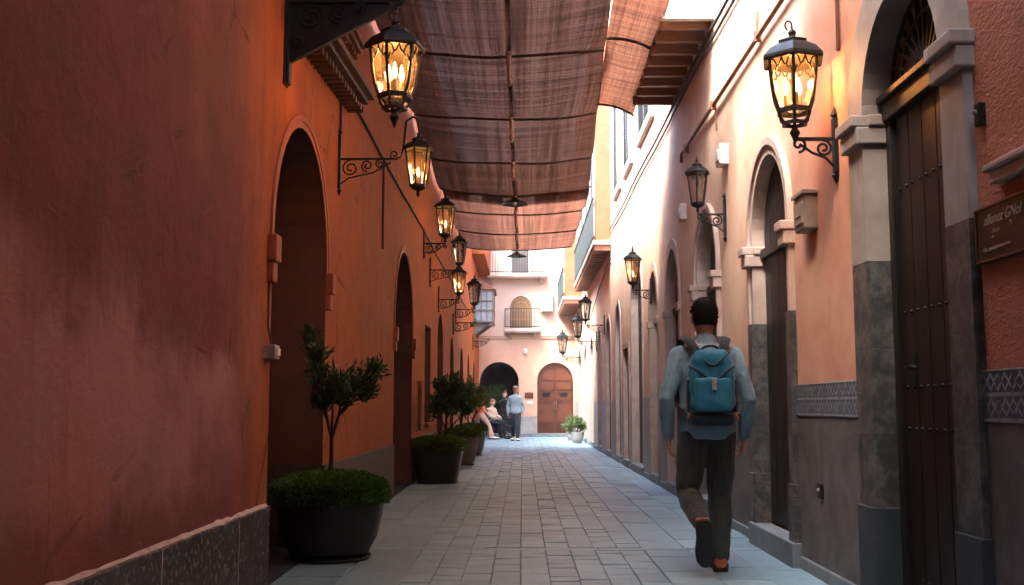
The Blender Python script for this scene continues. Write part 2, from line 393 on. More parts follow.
class MB:
    def __init__(s): s.v = []; s.f = []; s.mi = []; s.cur = 0
    def add(s, vs, fs):
        b = len(s.v); s.v += [tuple(q) for q in vs]
        for f in fs: s.f.append([b + i for i in f]); s.mi.append(s.cur)
        return s
    def quad(s, a, b, c, d): return s.add([a, b, c, d], [(0, 1, 2, 3)])
    def box(s, x0, x1, y0, y1, z0, z1):
        return s.add([(x0, y0, z0), (x1, y0, z0), (x1, y1, z0), (x0, y1, z0), (x0, y0, z1), (x1, y0, z1), (x1, y1, z1), (x0, y1, z1)],
                     [(0, 3, 2, 1), (4, 5, 6, 7), (0, 1, 5, 4), (1, 2, 6, 5), (2, 3, 7, 6), (3, 0, 4, 7)])
    def hexa(s, p):   # 8 points, bottom 4 then top 4
        return s.add(p, [(0, 3, 2, 1), (4, 5, 6, 7), (0, 1, 5, 4), (1, 2, 6, 5), (2, 3, 7, 6), (3, 0, 4, 7)])
    def bar(s, p, q, w, h, up=(0, 0, 1)):
        p, q = Vector(p), Vector(q); d = (q - p).normalized(); u = Vector(up)
        if abs(d.dot(u)) > .98: u = Vector((1, 0, 0))
        a = d.cross(u).normalized() * w / 2; b = a.cross(d).normalized() * h / 2
        return s.hexa([p - a - b, p + a - b, p + a + b, p - a + b, q - a - b, q + a - b, q + a + b, q - a + b])
    def loft(s, rings, cap=True):   # rings: lists of points, equal length
        n = len(rings[0]); vs = [p for r in rings for p in r]; fs = []
        for i in range(len(rings) - 1):
            for k in range(n):
                a = i * n + k; b = i * n + (k + 1) % n; fs.append((a, b, b + n, a + n))
        if cap:
            fs.append(tuple(range(n))[::-1]); fs.append(tuple((len(rings) - 1) * n + k for k in range(n)))
        return s.add(vs, fs)
    def tube(s, pts, r, n=8, sq=(1, 1), ref=None, round_=False):
        pts = [Vector(p) for p in pts]; m = len(pts)
        rs = list(r) if isinstance(r, (list, tuple)) else [r] * m
        if round_:
            d0 = (pts[0] - pts[1]).normalized(); d1 = (pts[-1] - pts[-2]).normalized()
            pre = [(pts[0] + d0 * rs[0] * math.sin(t), rs[0] * math.cos(t)) for t in (1.35, .9, .45)]
            post = [(pts[-1] + d1 * rs[-1] * math.sin(t), rs[-1] * math.cos(t)) for t in (.45, .9, 1.35)]
            pts = [p for p, _ in pre] + pts + [p for p, _ in post]; rs = [q for _, q in pre] + rs + [q for _, q in post]; m = len(pts)
        T = []
        for i in range(m):
            a = pts[max(0, i - 1)]; b = pts[min(m - 1, i + 1)]; T.append((b - a).normalized())
        u = Vector(ref) if ref else (Vector((0, 0, 1)) if abs(T[0].z) < .9 else Vector((1, 0, 0)))
        u = (u - T[0] * u.dot(T[0])).normalized(); rings = []
        for i in range(m):
            u = (u - T[i] * u.dot(T[i])); u = u.normalized() if u.length > 1e-6 else T[i].orthogonal().normalized()
            v = T[i].cross(u)
            rings.append([pts[i] + u * rs[i] * sq[0] * math.cos(2 * math.pi * k / n) + v * rs[i] * sq[1] * math.sin(2 * math.pi * k / n) for k in range(n)])
        return s.loft(rings)
    def lathe(s, prof, n=24, c=(0, 0, 0), ph=0.0, cap=True):
        rings = [[(c[0] + r * math.cos(2 * math.pi * k / n + ph), c[1] + r * math.sin(2 * math.pi * k / n + ph), c[2] + z) for k in range(n)] for r, z in prof]
        return s.loft(rings, cap)
    def ball(s, c, r, n=14, m=9, rot=None):
        rx, ry, rz = (r, r, r) if not isinstance(r, (tuple, list)) else r
        rings = []; c = Vector(c)
        for i in range(m + 1):
            t = math.pi * (i + .02) / (m + .04) - math.pi / 2
            ring = []
            for k in range(n):
                a = 2 * math.pi * k / n
                p = Vector((rx * math.cos(t) * math.cos(a), ry * math.cos(t) * math.sin(a), rz * math.sin(t)))
                if rot is not None: p = rot @ p
                ring.append(c + p)
            rings.append(ring)
        return s.loft(rings)
    def build(s, name, mat, parent=None, smooth=None, bevel=0, fixn=False):
        o3 = chain_loc(parent)
        me = bpy.data.meshes.new(name)
        me.from_pydata([(a - o3.x, b - o3.y, c - o3.z) for a, b, c in s.v], [], s.f)
        for mm in (mat if isinstance(mat, (list, tuple)) else [mat]): me.materials.append(mm)
        if len(me.materials) > 1: me.polygons.foreach_set('material_index', s.mi)
        if smooth is not None:
            me.polygons.foreach_set('use_smooth', [True] * len(me.polygons))
            if smooth < 180: me.set_sharp_from_angle(angle=R(smooth))
        me.update()
        o = bpy.data.objects.new(name, me); COL.objects.link(o)
        if parent: o.parent = parent
        if bevel:
            b = o.modifiers.new('bevel', 'BEVEL'); b.width = bevel; b.segments = 2; b.limit_method = 'ANGLE'; b.angle_limit = R(40)
        return o

def tag(o, label=None, cat=None, group=None, kind=None):
    if label: o['label'] = label
    if cat: o['category'] = cat
    if group: o['group'] = group
    if kind: o['kind'] = kind
    return o

def thing(name, label, cat, loc=(0, 0, 0), group=None):
    o = bpy.data.objects.new(name, None); COL.objects.link(o); o.location = loc; o.empty_display_size = .2
    return tag(o, label, cat, group)

# ------------------------------------------------------------------ ground
XL, XR, YE = -1.6, 1.96, 39.5
g = MB(); g.quad((-12, -24, -.012), (12, -24, -.012), (12, 50, -.012), (-12, 50, -.012))
tag(g.build('ground', M['mortar_dark']), kind='structure')
# individual setts of the pavement: chamfered stones over dark joint sand
pv = MB(); tones = []
def sett(x0, x1, y0, y1, t, gap=.0018):
    x0 += gap; x1 -= gap; y0 += gap; y1 -= gap
    if x1 - x0 < .03 or y1 - y0 < .03: return
    c = rnd.uniform(.003, .007); z = rnd.uniform(-.003, .003); tx = rnd.uniform(-.002, .002); ty = rnd.uniform(-.002, .002)
    j = lambda: rnd.uniform(-.0017, .0017)
    lo = [(x0 + j(), y0 + j(), -.045), (x1 + j(), y0 + j(), -.045), (x1 + j(), y1 + j(), -.045), (x0 + j(), y1 + j(), -.045)]
    md = [(p[0], p[1], z - .005) for p in lo]
    hi = [(x0 + c, y0 + c, z - tx - ty), (x1 - c, y0 + c, z + tx - ty), (x1 - c, y1 - c, z + tx + ty), (x0 + c, y1 - c, z - tx + ty)]
    pv.add(lo + md + hi, [(0, 1, 5, 4), (1, 2, 6, 5), (2, 3, 7, 6), (3, 0, 4, 7), (4, 5, 9, 8), (5, 6, 10, 9), (6, 7, 11, 10), (7, 4, 8, 11), (8, 9, 10, 11)])
    tones.extend([t] * 9)
def strip(x0, x1, y0, y1, lmin, lmax, tb=0.0):
    y = y0
    while y < y1 - .02:
        l = rnd.uniform(lmin, lmax)
        if y1 - (y + l) < lmin * .6: l = y1 - y
        t = min(1, max(0, rnd.gauss(.5 + tb, .2)))
        if l > .45 and (x1 - x0) < .3 and rnd.random() < .12:
            xm = (x0 + x1) / 2; sett(x0, xm, y, y + l, t); sett(xm, x1, y, y + l, min(1, max(0, t + rnd.gauss(0, .1))))
        else: sett(x0, x1, y, y + l, t)
        y += l
def zone(y0, y1):
    x = XL
    for wd in (.42, .40): strip(x, x + wd, y0, y1, .55, 1.1, -.15); x += wd
    n = 9; wd = (.95 - x) / n
    for k in range(n): strip(x + k * wd, x + (k + 1) * wd, y0, y1, .16, .36)
    x = .95
    for wd in (.34, .33, .34): strip(x, x + wd, y0, y1, .4, .8, .0); x += wd
bands = [-14, -6.5, 2.2, 8.45, 19.0, 28.5, YE]
for i in range(len(bands) - 1):
    zone(bands[i] + (.16 if i else 0), bands[i + 1])
    if i:
        x = XL
        while x < XR - .05:
            l = min(rnd.uniform(.6, 1.1), XR - x)
            sett(x, x + l, bands[i], bands[i] + .08, rnd.uniform(.1, .6)); sett(x, x + l, bands[i] + .08, bands[i] + .16, rnd.uniform(.2, .7)); x += l
po = pv.build('pavement', M['paving']); tag(po, kind='structure')
at = po.data.attributes.new('tone', 'FLOAT', 'FACE'); at.data.foreach_set('value', tones)

# ------------------------------------------------------------------ air
def haze(density):
    n = NT('dusty air'); n.n.remove(n.b)
    v = n.new('ShaderNodeVolumePrincipled'); v.inputs['Color'].default_value = (.95, .93, .9, 1); v.inputs['Density'].default_value = density; v.inputs['Anisotropy'].default_value = .3
    n.link(v.outputs[0], n.out.inputs['Volume'])
    q = MB(); q.box(-13, 13, -25, 51, -1.1, 12.5); tag(q.build('haze', n.m), kind='stuff')
haze(.0018)
# ------------------------------------------------------------------ facades
def mapL(d, z, dep): return (XL - dep, d, z)
def mapR(d, z, dep): return (XR + dep, d, z)
def mapE(d, z, dep): return (d, YE + dep, z)

def curve(o, grow=0.0, n=16):
    a, b = o['a'] - grow, o['b'] + grow; mid = (a + b) / 2; r = (b - a) / 2
    if o['apex'] <= o['spring'] + 1e-4: return [(a, o['spring'] + grow), (b, o['spring'] + grow)]
    h = o['apex'] - o['spring'] + grow
    return [(mid - r * math.cos(math.pi * i / n), o['spring'] + h * math.sin(math.pi * i / n)) for i in range(n + 1)]

def facade(mp, d0, d1, z1, ops, back, z0=-.04, inner=0):
    """solid block with arched or square openings cut into its front, each lined by its reveals"""
    m = MB(); cur = d0
    for o in sorted(ops, key=lambda q: q['a']):
        m.quad(mp(cur, z0, 0), mp(o['a'], z0, 0), mp(o['a'], z1, 0), mp(cur, z1, 0)); cur = o['b']
        c = curve(o)
        for (p, q) in zip(c, c[1:]): m.quad(mp(p[0], p[1], 0), mp(q[0], q[1], 0), mp(q[0], z1, 0), mp(p[0], z1, 0))
        s = o.get('sill', z0); dp = o['depth']
        if s > z0 + .01: m.quad(mp(o['a'], z0, 0), mp(o['b'], z0, 0), mp(o['b'], s, 0), mp(o['a'], s, 0))
        m.cur = inner
        loop = [(o['a'], s)] + c + [(o['b'], s)]
        for (p, q) in zip(loop, loop[1:]): m.quad(mp(*p, 0), mp(*q, 0), mp(*q, dp), mp(*p, dp))
        m.quad(mp(o['a'], s, 0), mp(o['b'], s, 0), mp(o['b'], s, dp), mp(o['a'], s, dp))
        # back of the recess
        for (p, q) in zip(c, c[1:]): m.quad(mp(p[0], s, dp), mp(q[0], s, dp), mp(*q, dp), mp(*p, dp))
        m.cur = 0
    m.quad(mp(cur, z0, 0), mp(d1, z0, 0), mp(d1, z1, 0), mp(cur, z1, 0))
    m.quad(mp(d0, z1, 0), mp(d1, z1, 0), mp(d1, z1, back), mp(d0, z1, back))
    m.quad(mp(d0, z0, back), mp(d1, z0, back), mp(d1, z1, back), mp(d0, z1, back))
    for d in (d0, d1): m.quad(mp(d, z0, 0), mp(d, z1, 0), mp(d, z1, back), mp(d, z0, back))
    return m

def mbox(m, mp, d0, d1, z0, z1, p0, p1):
    m.hexa([mp(d0, z0, p0), mp(d1, z0, p0), mp(d1, z0, p1), mp(d0, z0, p1), mp(d0, z1, p0), mp(d1, z1, p0), mp(d1, z1, p1), mp(d0, z1, p1)])

def surround(mp, o, wd, proud, zb, step=None):
    """stone band round an opening from height zb up, over the arch and down again"""
    m = MB()
    def ring(g): return [(o['a'] - g, zb)] + curve(o, g, 20) + [(o['b'] + g, zb)]
    I, O = ring(-.004), ring(wd); I0 = o['depth'] - .05 if mp is mapR else .0
    lay = [(I, I0), (I, -proud), (O, -proud), (O, 0.0)]
    if step:
        S = ring(wd * .55); lay = [(I, I0), (I, -proud * .55), (S, -proud * .55), (S, -proud), (O, -proud), (O, 0.0)]
    for (A, pa), (B, pb) in zip(lay, lay[1:]):
        for i in range(len(A) - 1):
            m.quad(mp(*A[i], pa), mp(*A[i + 1], pa), mp(*B[i + 1], pb), mp(*B[i], pb))
    return m

def planks(mp, o, dep, zb, n=5, th=.03, gap=.008, inset=.0, ztop=None):
    m = MB(); a, b = o['a'] + inset, o['b'] - inset; c = curve(o, -inset)
    def zt(d):
        if ztop: return ztop
        for (p, q) in zip(c, c[1:]):
            if p[0] - 1e-6 <= d <= q[0] + 1e-6:
                t = (d - p[0]) / max(1e-6, q[0] - p[0]); return p[1] + t * (q[1] - p[1])
        return c[0][1]
    for k in range(n):
        d0 = a + (b - a) * k / n + gap / 2; d1 = a + (b - a) * (k + 1) / n - gap / 2
        s = 4; P = [d0 + (d1 - d0) * i / s for i in range(s + 1)]
        fr = [mp(d, zt(d), dep - th) for d in P]; bk = [mp(d, zt(d), dep) for d in P]
        m.add([mp(d0, zb, dep - th), mp(d1, zb, dep - th)] + fr[::-1], [tuple(range(s + 3))])
        for i in range(s): m.quad(fr[i], fr[i + 1], bk[i + 1], bk[i])
        for d in (d0, d1): m.quad(mp(d, zb, dep - th), mp(d, zb, dep), mp(d, zt(d), dep), mp(d, zt(d), dep - th))
    return m

def op(a, b, spring, apex, depth=.3, **k): return dict(a=a, b=b, spring=spring, apex=apex, depth=depth, **k)

def segs(d0, d1, ops, pad=0.0):
    cur = d0; out = []
    for o in sorted(ops, key=lambda q: q['a']):
        if o.get('sill', 0) > .6: continue
        if o['a'] - pad > cur: out.append((cur, o['a'] - pad))
        cur = o['b'] + pad
    out.append((cur, d1)); return out

# ---------------------------------------------------------------- left building
LB = thing('terracotta_building', 'terracotta plastered building with deep arched doorways along the left of the alley', 'building', (XL, 20, 0))
A = op(6.72, 8.58, 2.22, 3.14, 1.1)
B = op(13.25, 15.42, 2.15, 3.2, .8)
Wn = op(17.45, 18.55, 2.47, 2.47, .3, sill=.84)
lops = [A, B, Wn, op(20.03, 21.5, 2.2, 2.92, .5), op(23.6, 24.75, 2.1, 2.68, .4), op(27.4, 28.8, 2.0, 2.65, .4),
        op(31.0, 32.3, 2.0, 2.65, .4), op(34.6, 35.8, 2.0, 2.6, .4)]
facade(mapL, -16, YE - .01, 7.4, lops, 6, inner=1).build('wall', [M['left'], M['shadewall']], LB)
# plinths
m = MB(); x = -8.0
while x < 6.6:
    l = 1.27 if x + 1.27 < 6.5 else 6.68 - x
    q = MB(); mbox(q, mapL, x + .006, x + l - .006, -.04, .505, -.035, .05); q.build('granite_plinth', M['granite'], LB, bevel=.006)
    m = MB(); mbox(m, mapL, x - .006, x + .006, -.04, .50, -.0335, .03); m.build('mortar_joint', M['mortar'], LB); x += l
m = MB(); pts = 260
for i in range(pts):                      # ragged lime line on top of the granite
    d0 = -2 + 8.68 * i / pts; d1 = -2 + 8.68 * (i + 1) / pts
    h = lambda d: .512 + .010 * mnoise.noise(Vector((d * 1.3, 3, 0))) + .012 * mnoise.noise(Vector((d * 7, 9, 0)))
    p = lambda d: .037 + .004 * mnoise.noise(Vector((d * 4, 1, 5)))
    z0 = .500
    m.quad(mapL(d0, z0, -p(d0)), mapL(d1, z0, -p(d1)), mapL(d1, h(d1) - .012, -p(d1) * .8), mapL(d0, h(d0) - .012, -p(d0) * .8))
    m.quad(mapL(d0, h(d0) - .012, -p(d0) * .8), mapL(d1, h(d1) - .012, -p(d1) * .8), mapL(d1, h(d1) + .01, .004), mapL(d0, h(d0) + .01, .004))
m.build('mortar_edge', M['mortar'], LB)
for a, b in segs(8.58, YE - .02, [o for o in lops if o is not A]):
    m = MB(); mbox(m, mapL, a, b, -.04, .65, -.018, .02); m.build('plinth', M['greyplinth'], LB, bevel=.006)
for o in lops:
    if o is Wn: continue
    m = MB(); mbox(m, mapL, o['a'] + .001, o['b'] - .001, -.039, .004, .006, o['depth'] - .002); m.build('threshold', M['blue'], LB)
m = MB()                                   # plinth returning into the deep first arch
m.box(XL - 1.09, XL - .002, 8.562, 8.59, -.04, .66)
m.build('plinth', M['greyplinth'], LB)
# arch mouldings and imposts
for o, zb in ((A, 2.2), (B, 2.1)):
    f = surround(mapL, o, .085, .016, zb, True).build('arch_moulding', M['archi'], LB, smooth=30)
    for d0, d1 in ((o['a'] - .14, o['a'] - .002), (o['b'] + .002, o['b'] + .14)):
        m = MB(); mbox(m, mapL, d0, d1, zb - .17, zb, -.06, .02); mbox(m, mapL, d0 + .01, d1 - .01, zb - .3, zb - .172, -.04, .02)
        m.build('impost', M['archi'], f, bevel=.008)
for o in lops:
    if o is Wn:
        w_ = MB(); mbox(w_, mapL, o['a'], o['b'], .80, .838, -.06, .28); ws = w_.build('window', M['archi'], LB, bevel=.005)
        planks(mapL, o, .16, .85, 3, .03).build('shutter', M['wood_dark'], ws)
        continue
    dr = planks(mapL, o, o['depth'] - .03, 0.0, 6, .05, .012).build('door', M['wood_dark'], LB)
    hm = MB(); mid = (o['a'] + o['b']) / 2
    hm.tube([mapL(mid + .06, 1.0, o['depth'] - .13), mapL(mid + .06, 1.18, o['depth'] - .13)], .012, 6)
    hm.build('handle', M['iron'], dr)
# wooden cornices over the first arch
def cornice(d0, d1, z, pro, slope=.05):
    m = MB()
    z2 = z + slope * (d1 - d0)
    for k, (pp, zz, hh) in enumerate(((pro, .13, .05), (pro * .75, .085, .045), (pro * .45, .045, .04))):
        m.hexa([mapL(d0, z + zz - hh, -pp), mapL(d1, z2 + zz - hh, -pp), mapL(d1, z2 + zz - hh, .02), mapL(d0, z + zz - hh, .02),
                mapL(d0, z + zz, -pp), mapL(d1, z2 + zz, -pp), mapL(d1, z2 + zz, .02), mapL(d0, z + zz, .02)])
    n = int((d1 - d0) / .14)
    for k in range(n):
        d = d0 + .05 + k * .14; zz = z + slope * (d - d0); mbox(m, mapL, d, d + .05, zz - .05, zz + .004, -pro * .62, .02)
    return m
cornice(7.3, 9.57, 3.72, .24, .06).build('cornice', M['wood_beamdk'], LB, bevel=.004)
cornice(8.0, 9.6, 4.32, .14, .02).build('cornice', M['wood_beam'], LB, bevel=.004)
# far upper bay and blue oriel on the left side
m = MB(); m.box(XL - .02, XL + .42, 33.5, YE - .012, 5.95, 7.35); m.build('bay', M['left'], LB, bevel=.01)
orl = MB(); orl.box(XL - .02, XL + .62, 35.2, 37.2, 3.9, 4.98)
orl = orl.build('oriel_window', M['oriel'], LB)
m = MB()
for k in range(5): y = 35.2 + k * .5; m.box(XL + .618, XL + .65, y - .03, y + .03, 3.92, 4.96)
for k in range(4): x = XL + .05 + k * .19; m.box(x - .02, x + .02, 35.16, 35.202, 3.92, 4.96)
for z in (3.92, 4.3, 4.62, 4.94): m.box(XL, XL + .655, 35.155, 35.198, z - .02, z + .02); m.box(XL + .62, XL + .655, 35.2, 37.2, z - .02, z + .02)
m.build('frame', M['railgrey'], orl)
m = MB(); m.hexa([(XL - .01, 35.1, 4.985), (XL + .72, 35.1, 4.985), (XL + .72, 37.3, 4.985), (XL - .01, 37.3, 4.985), (XL - .01, 35.1, 5.45), (XL + .1, 35.1, 5.40), (XL + .1, 37.3, 5.40), (XL - .01, 37.3, 5.45)])
m.build('roof', M['wood_beam'], orl)
for y in (35.4, 37.0):
    m = MB(); m.hexa([(XL - .01, y - .05, 3.5), (XL + .05, y - .05, 3.5), (XL + .05, y + .05, 3.5), (XL - .01, y + .05, 3.5), (XL - .01, y - .05, 3.897), (XL + .55, y - .05, 3.897), (XL + .55, y + .05, 3.897), (XL - .01, y + .05, 3.897)])
    m.build('bracket', M['railgrey'], orl)

# ---------------------------------------------------------------- right building
RB = thing('salmon_building', 'salmon pink plastered building with stone framed arched doors along the right of the alley', 'building', (XR, 20, 0))
big = op(4.75, 5.86, 2.72, 3.28, .17)
doors = [big, op(7.70, 8.86, 2.5, 3.10, .13), op(10.52, 11.68, 2.5, 3.12, .17), op(13.15, 14.28, 2.5, 3.16, .16),
         op(15.24, 16.14, 2.5, 3.12, .14), op(17.2, 18.85, 2.9, 3.6, .16), op(19.4, 20.4, 2.2, 2.2, .11), op(20.98, 22.05, 2.6, 3.18, .11),
         op(23.3, 24.6, 2.45, 3.1, .11), op(26.1, 27.3, 2.45, 3.05, .11), op(29.0, 30.2, 2.45, 3.05, .11), op(32.0, 33.2, 2.4, 3.0, .11), op(35.2, 36.4, 2.4, 3.0, .11)]
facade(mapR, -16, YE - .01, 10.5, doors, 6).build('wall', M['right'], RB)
dseg = segs(-8, YE - .02, doors, 0)
fw = {id(big): .25}
def fwid(o): return .25 if o is big else (.13 if o['b'] < 17 else .09)
dd = sorted(doors, key=lambda q: q['a']); cur = -16
def seg(name, mat, mp, args, bevel=0, parent=None):
    q = MB(); mbox(q, mp, *args); return q.build(name, mat, parent or RB, bevel=bevel)
for o in dd + [None]:
    e = (o['a'] - fwid(o) - .002) if o else YE - .02
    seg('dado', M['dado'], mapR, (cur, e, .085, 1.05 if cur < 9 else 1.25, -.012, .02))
    seg('plinth', M['kerb'], mapR, (cur, e, -.04, .083, -.03, .02), .008)
    if cur < 9 and e > 2: seg('tile_band', M['tiles'], mapR, (cur, e, 1.053, 1.27, -.02, .02), .003)
    cur = (o['b'] + fwid(o) + .002) if o else 0
for i, o in enumerate(dd):
    wdt = fwid(o); far = o['a'] > 17; dpt = o['depth'] - .04
    zt = 1.92 if o is big else 1.8
    mat = M['stone'] if o is big else M['stonepink']
    if i < 3:
        f = surround(mapR, o, wdt, .045, zt + .002, o is not big).build('door_frame', mat, RB, smooth=30)
        zi = 2.72 if o is big else 2.42
        for sgn, c in ((-1, o['a']), (1, o['b'])):
            s_, e_ = (c - wdt, c) if sgn < 0 else (c, c + wdt)
            q = MB(); mbox(q, mapR, s_, e_, .572, zt, -.045, .012)
            # marble lining of the reveal
            mbox(q, mapR, *((c - .012, c - .0005) if sgn > 0 else (c + .0005, c + .012)), .572, zt, -.044, dpt)
            q.build('marble_panel', M['marble'], f)
            q = MB(); mbox(q, mapR, s_ - .012, e_ + .012, -.04, .57, -.06, .014)
            mbox(q, mapR, *((c - .02, c - .0125) if sgn > 0 else (c + .0125, c + .02)), -.03, .57, -.058, dpt)
            q.build('base_block', M['blue'] if o is big else M['marble'], f, bevel=.006)
            s_, e_ = (c - wdt - .03, c) if sgn < 0 else (c, c + wdt + .03)
            q = MB(); mbox(q, mapR, s_, e_, zi - .14, zi - .04, -.085, .01); mbox(q, mapR, s_ - .012, e_ + .012, zi - .038, zi + .03, -.11, .01)
            a_, b_ = (c - .025, c - .0005) if sgn > 0 else (c + .0005, c + .025)
            mbox(q, mapR, a_, b_, zi - .14, zi - .04, -.084, dpt); mbox(q, mapR, a_ - (.012 if sgn > 0 else 0) + .0125 * 0, b_ + (.012 if sgn < 0 else -.0125), zi - .038, zi + .03, -.02, dpt)
            q.build('impost', mat, f, bevel=.01)
    else:
        f = surround(mapR, o, wdt, .02, .135, False).build('door_frame', M['stonepink'], RB, smooth=30)
        if i < 5:
            for c0, c1 in ((o['a'] - wdt - .02, o['a'] + .015), (o['b'] - .015, o['b'] + wdt + .02)):
                q = MB(); mbox(q, mapR, c0, c1, 2.30, 2.40, -.05, .04); q.build('impost', M['stonepink'], f, bevel=.008)
    st = MB()
    if o is big: mbox(st, mapR, o['a'], o['b'], -.04, .05, -.03, o['depth'])
    else: mbox(st, mapR, o['a'] - (.16 if i < 3 else 0), o['b'] + (.10 if i < 3 else 0), -.04, .17 if i < 3 else .13, -.085 if i < 3 else -.04, o['depth'] - .05)
    st.build('doorstep', M['kerb'], RB, bevel=.008)
    dp = o['depth']
    if o is big:
        d = planks(mapR, o, dp - .01, .06, 5, .045, .014, inset=.085, ztop=2.70).build('door', M['wood_dark'], RB, bevel=.003)
        q = MB()
        for s, e in ((o['a'] + .002, o['a'] + .085), (o['b'] - .085, o['b'] - .022)): mbox(q, mapR, s, e, .052, 2.70, dp - .09, dp - .002)
        mbox(q, mapR, o['a'] + .002, o['b'] - .022, 2.702, 2.80, dp - .11, dp - .002); mbox(q, mapR, o['a'] + .002, o['b'] - .022, 2.802, 2.84, dp - .14, dp - .002)
        q.build('frame', M['wood_black'], d, bevel=.006)
        q = MB(); mid = (o['a'] + o['b']) / 2; r = (o['b'] - o['a']) / 2
        for k in range(13):
            t = math.pi * (k + .5) / 13; q.bar(mapR(mid - .1 * math.cos(t), 2.84 + .06 * math.sin(t), dp - .05), mapR(mid - (r - .03) * math.cos(t), 2.84 + .46 * math.sin(t), dp - .05), .016, .03, (1, 0, 0))
        for rr in (.12, .36, .5):
            q.tube([mapR(mid - rr * math.cos(math.pi * k / 16), 2.84 + rr * .86 * math.sin(math.pi * k / 16), dp - .055) for k in range(17)], .012, 6)
        q.build('fanlight', M['wood_black'], d)
        q = MB()
        for k in range(5):
            for z in (.22, 1.0, 1.22, 1.62, 2.3):
                dk = o['a'] + .085 + (k + .5) * (o['b'] - o['a'] - .17) / 5
                for s in (-.05, .05): q.ball(mapR(dk + s, z, dp - .058), .011, 8, 5)
        q.build('studs', M['iron'], d, smooth=60)['kind'] = 'stuff'
        q = MB(); q.tube([mapR(5.62, 1.32, dp - .06), mapR(5.62, 1.32, dp - .11), mapR(5.50, 1.325, dp - .115), mapR(5.46, 1.31, dp - .11)], .010, 8)
        mbox(q, mapR, 5.595, 5.645, 1.22, 1.40, dp - .064, dp - .055)
        q.build('handle', M['iron'], d, smooth=40)
    else:
        n = 5 if not far else 4
        matd = M['wood_black'] if i in (1, 2, 3) else (M['wood_dark'] if i % 2 else M['shutter'])
        if i == 6: matd = M['wood_red']
        d = planks(mapR, o, dp - .01, .192 if i < 3 else .132, n, .04, .012, inset=.02).build('door', matd, RB)
        q = MB(); dk = o['a'] + .25
        q.tube([mapR(dk, .62, dp - .05), mapR(dk, .64, dp - .1), mapR(dk, 1.05, dp - .1), mapR(dk, 1.07, dp - .05)], .011, 6)
        q.build('handle', M['railgrey'], d, smooth=40)
        if not far:
            q = MB(); mbox(q, mapR, o['a'] + .001, o['b'] - .013, 2.34, 2.42, dp - .09, dp - .052); q.build('transom', M['wood_black'], d, bevel=.006)
# balcony with joists over the right side
q = MB(); q.box(1.42, XR + .02, 10.42, 10.50, 5.03, 5.75); q.box(1.42, 1.50, 10.502, 13.55, 5.20, 5.75)
bal = q.build('balcony', M['white'], RB, bevel=.006)
q = MB(); q.box(1.43, XR + .02, 10.502, 13.55, 5.12, 5.198); q.build('boarding', M['wood_beamdk'], bal)
for k in range(8):
    y = 10.62 + k * .395; q = MB(); q.box(1.44, XR - .002, y, y + .07, 5.0, 5.118); q.build('joist', M['joist'], bal, bevel=.005)
# upper shuttered windows
for a, b in ((20.7, 21.7), (18.5, 19.6), (15.5, 17.1), (12.0, 13.2)):
    q = MB()
    for s, e, z0, z1 in ((a - .14, a, 5.5, 7.4), (b, b + .14, 5.5, 7.4), (a - .14, b + .14, 7.402, 7.55), (a - .2, b + .2, 5.38, 5.498)): mbox(q, mapR, s, e, z0, z1, -.07, .02)
    wd = q.build('window', M['white'], RB, bevel=.006)
    q = MB(); mbox(q, mapR, a + .001, b - .001, 5.5, 7.4, -.015, .01)
    for k in range(30):
        z = 5.56 + k * .061
        for s, e in ((a + .05, (a + b) / 2 - .03), ((a + b) / 2 + .03, b - .05)):
            q.hexa([mapR(s, z, -.016), mapR(e, z, -.016), mapR(e, z + .012, -.016), mapR(s, z + .012, -.016), mapR(s, z - .02, -.045), mapR(e, z - .02, -.045), mapR(e, z - .008, -.045), mapR(s, z - .008, -.045)])
    for s, e in ((a, a + .05), (b - .05, b), ((a + b) / 2 - .03, (a + b) / 2 + .03)): mbox(q, mapR, s, e, 5.502, 7.398, -.05, -.016)
    q.build('shutter', M['shutter'], wd)
# projecting loggia bays
def bay(d0, d1, xf, zb, zt):
    q = MB(); q.box(xf, XR + .02, d0, d1, zb + .12, zt)
    b_ = q.build('bay', M['archi'], RB, bevel=.01)
    q = MB(); q.box(xf - .07, XR + .01, d0 - .06, d1 + .02, zb + .03, zb + .118); q.build('slab', M['white'], b_, bevel=.006)
    n = int((d1 - d0) / .42)
    for k in range(n + 1):
        y = d0 + (d1 - d0 - .12) * k / n; q = MB(); q.box(xf - .04, XR - .002, y, y + .11, zb - .10, zb + .028); q.build('joist', M['joist'], b_, bevel=.004)
    q = MB()
    for k in range(int((d1 - d0) / .11)):
        y = d0 + .02 + k * .11; q.box(xf - .06, xf - .042, y, y + .018, zb + .12, zb + 1.06)
    q.box(xf - .075, xf - .03, d0 - .03, d1, zb + 1.06, zb + 1.11); q.box(xf - .068, xf - .035, d0 - .03, d1, zb + .2, zb + .23)
    q.build('railing', M['railpaint'], b_)
    n = max(1, int((d1 - d0) / 2.0))
    for k in range(n):
        a = d0 + .5 + k * (d1 - d0 - .4) / n
        q = MB()
        q.box(xf - .03, xf + .01, a - .12, a, zb + .3, zb + 2.6); q.box(xf - .03, xf + .01, a + 1.0, a + 1.12, zb + .3, zb + 2.6); q.box(xf - .03, xf + .01, a - .12, a + 1.12, zb + 2.602, zb + 2.75)
        wq = q.build('window', M['white'], b_, bevel=.004)
        q = MB(); q.box(xf - .01, xf + .01, a + .001, a + .999, zb + .3, zb + 2.6)
        for j in range(34): z = zb + .36 + j * .065; q.box(xf - .022, xf - .0101, a + .05, a + .95, z, z + .035)
        q.build('shutter', M['shutter'], wq)
bay(23.1, 31.6, 1.63, 4.62, 9.6)
bay(34.4, YE - .015, 1.40, 4.55, 9.2)
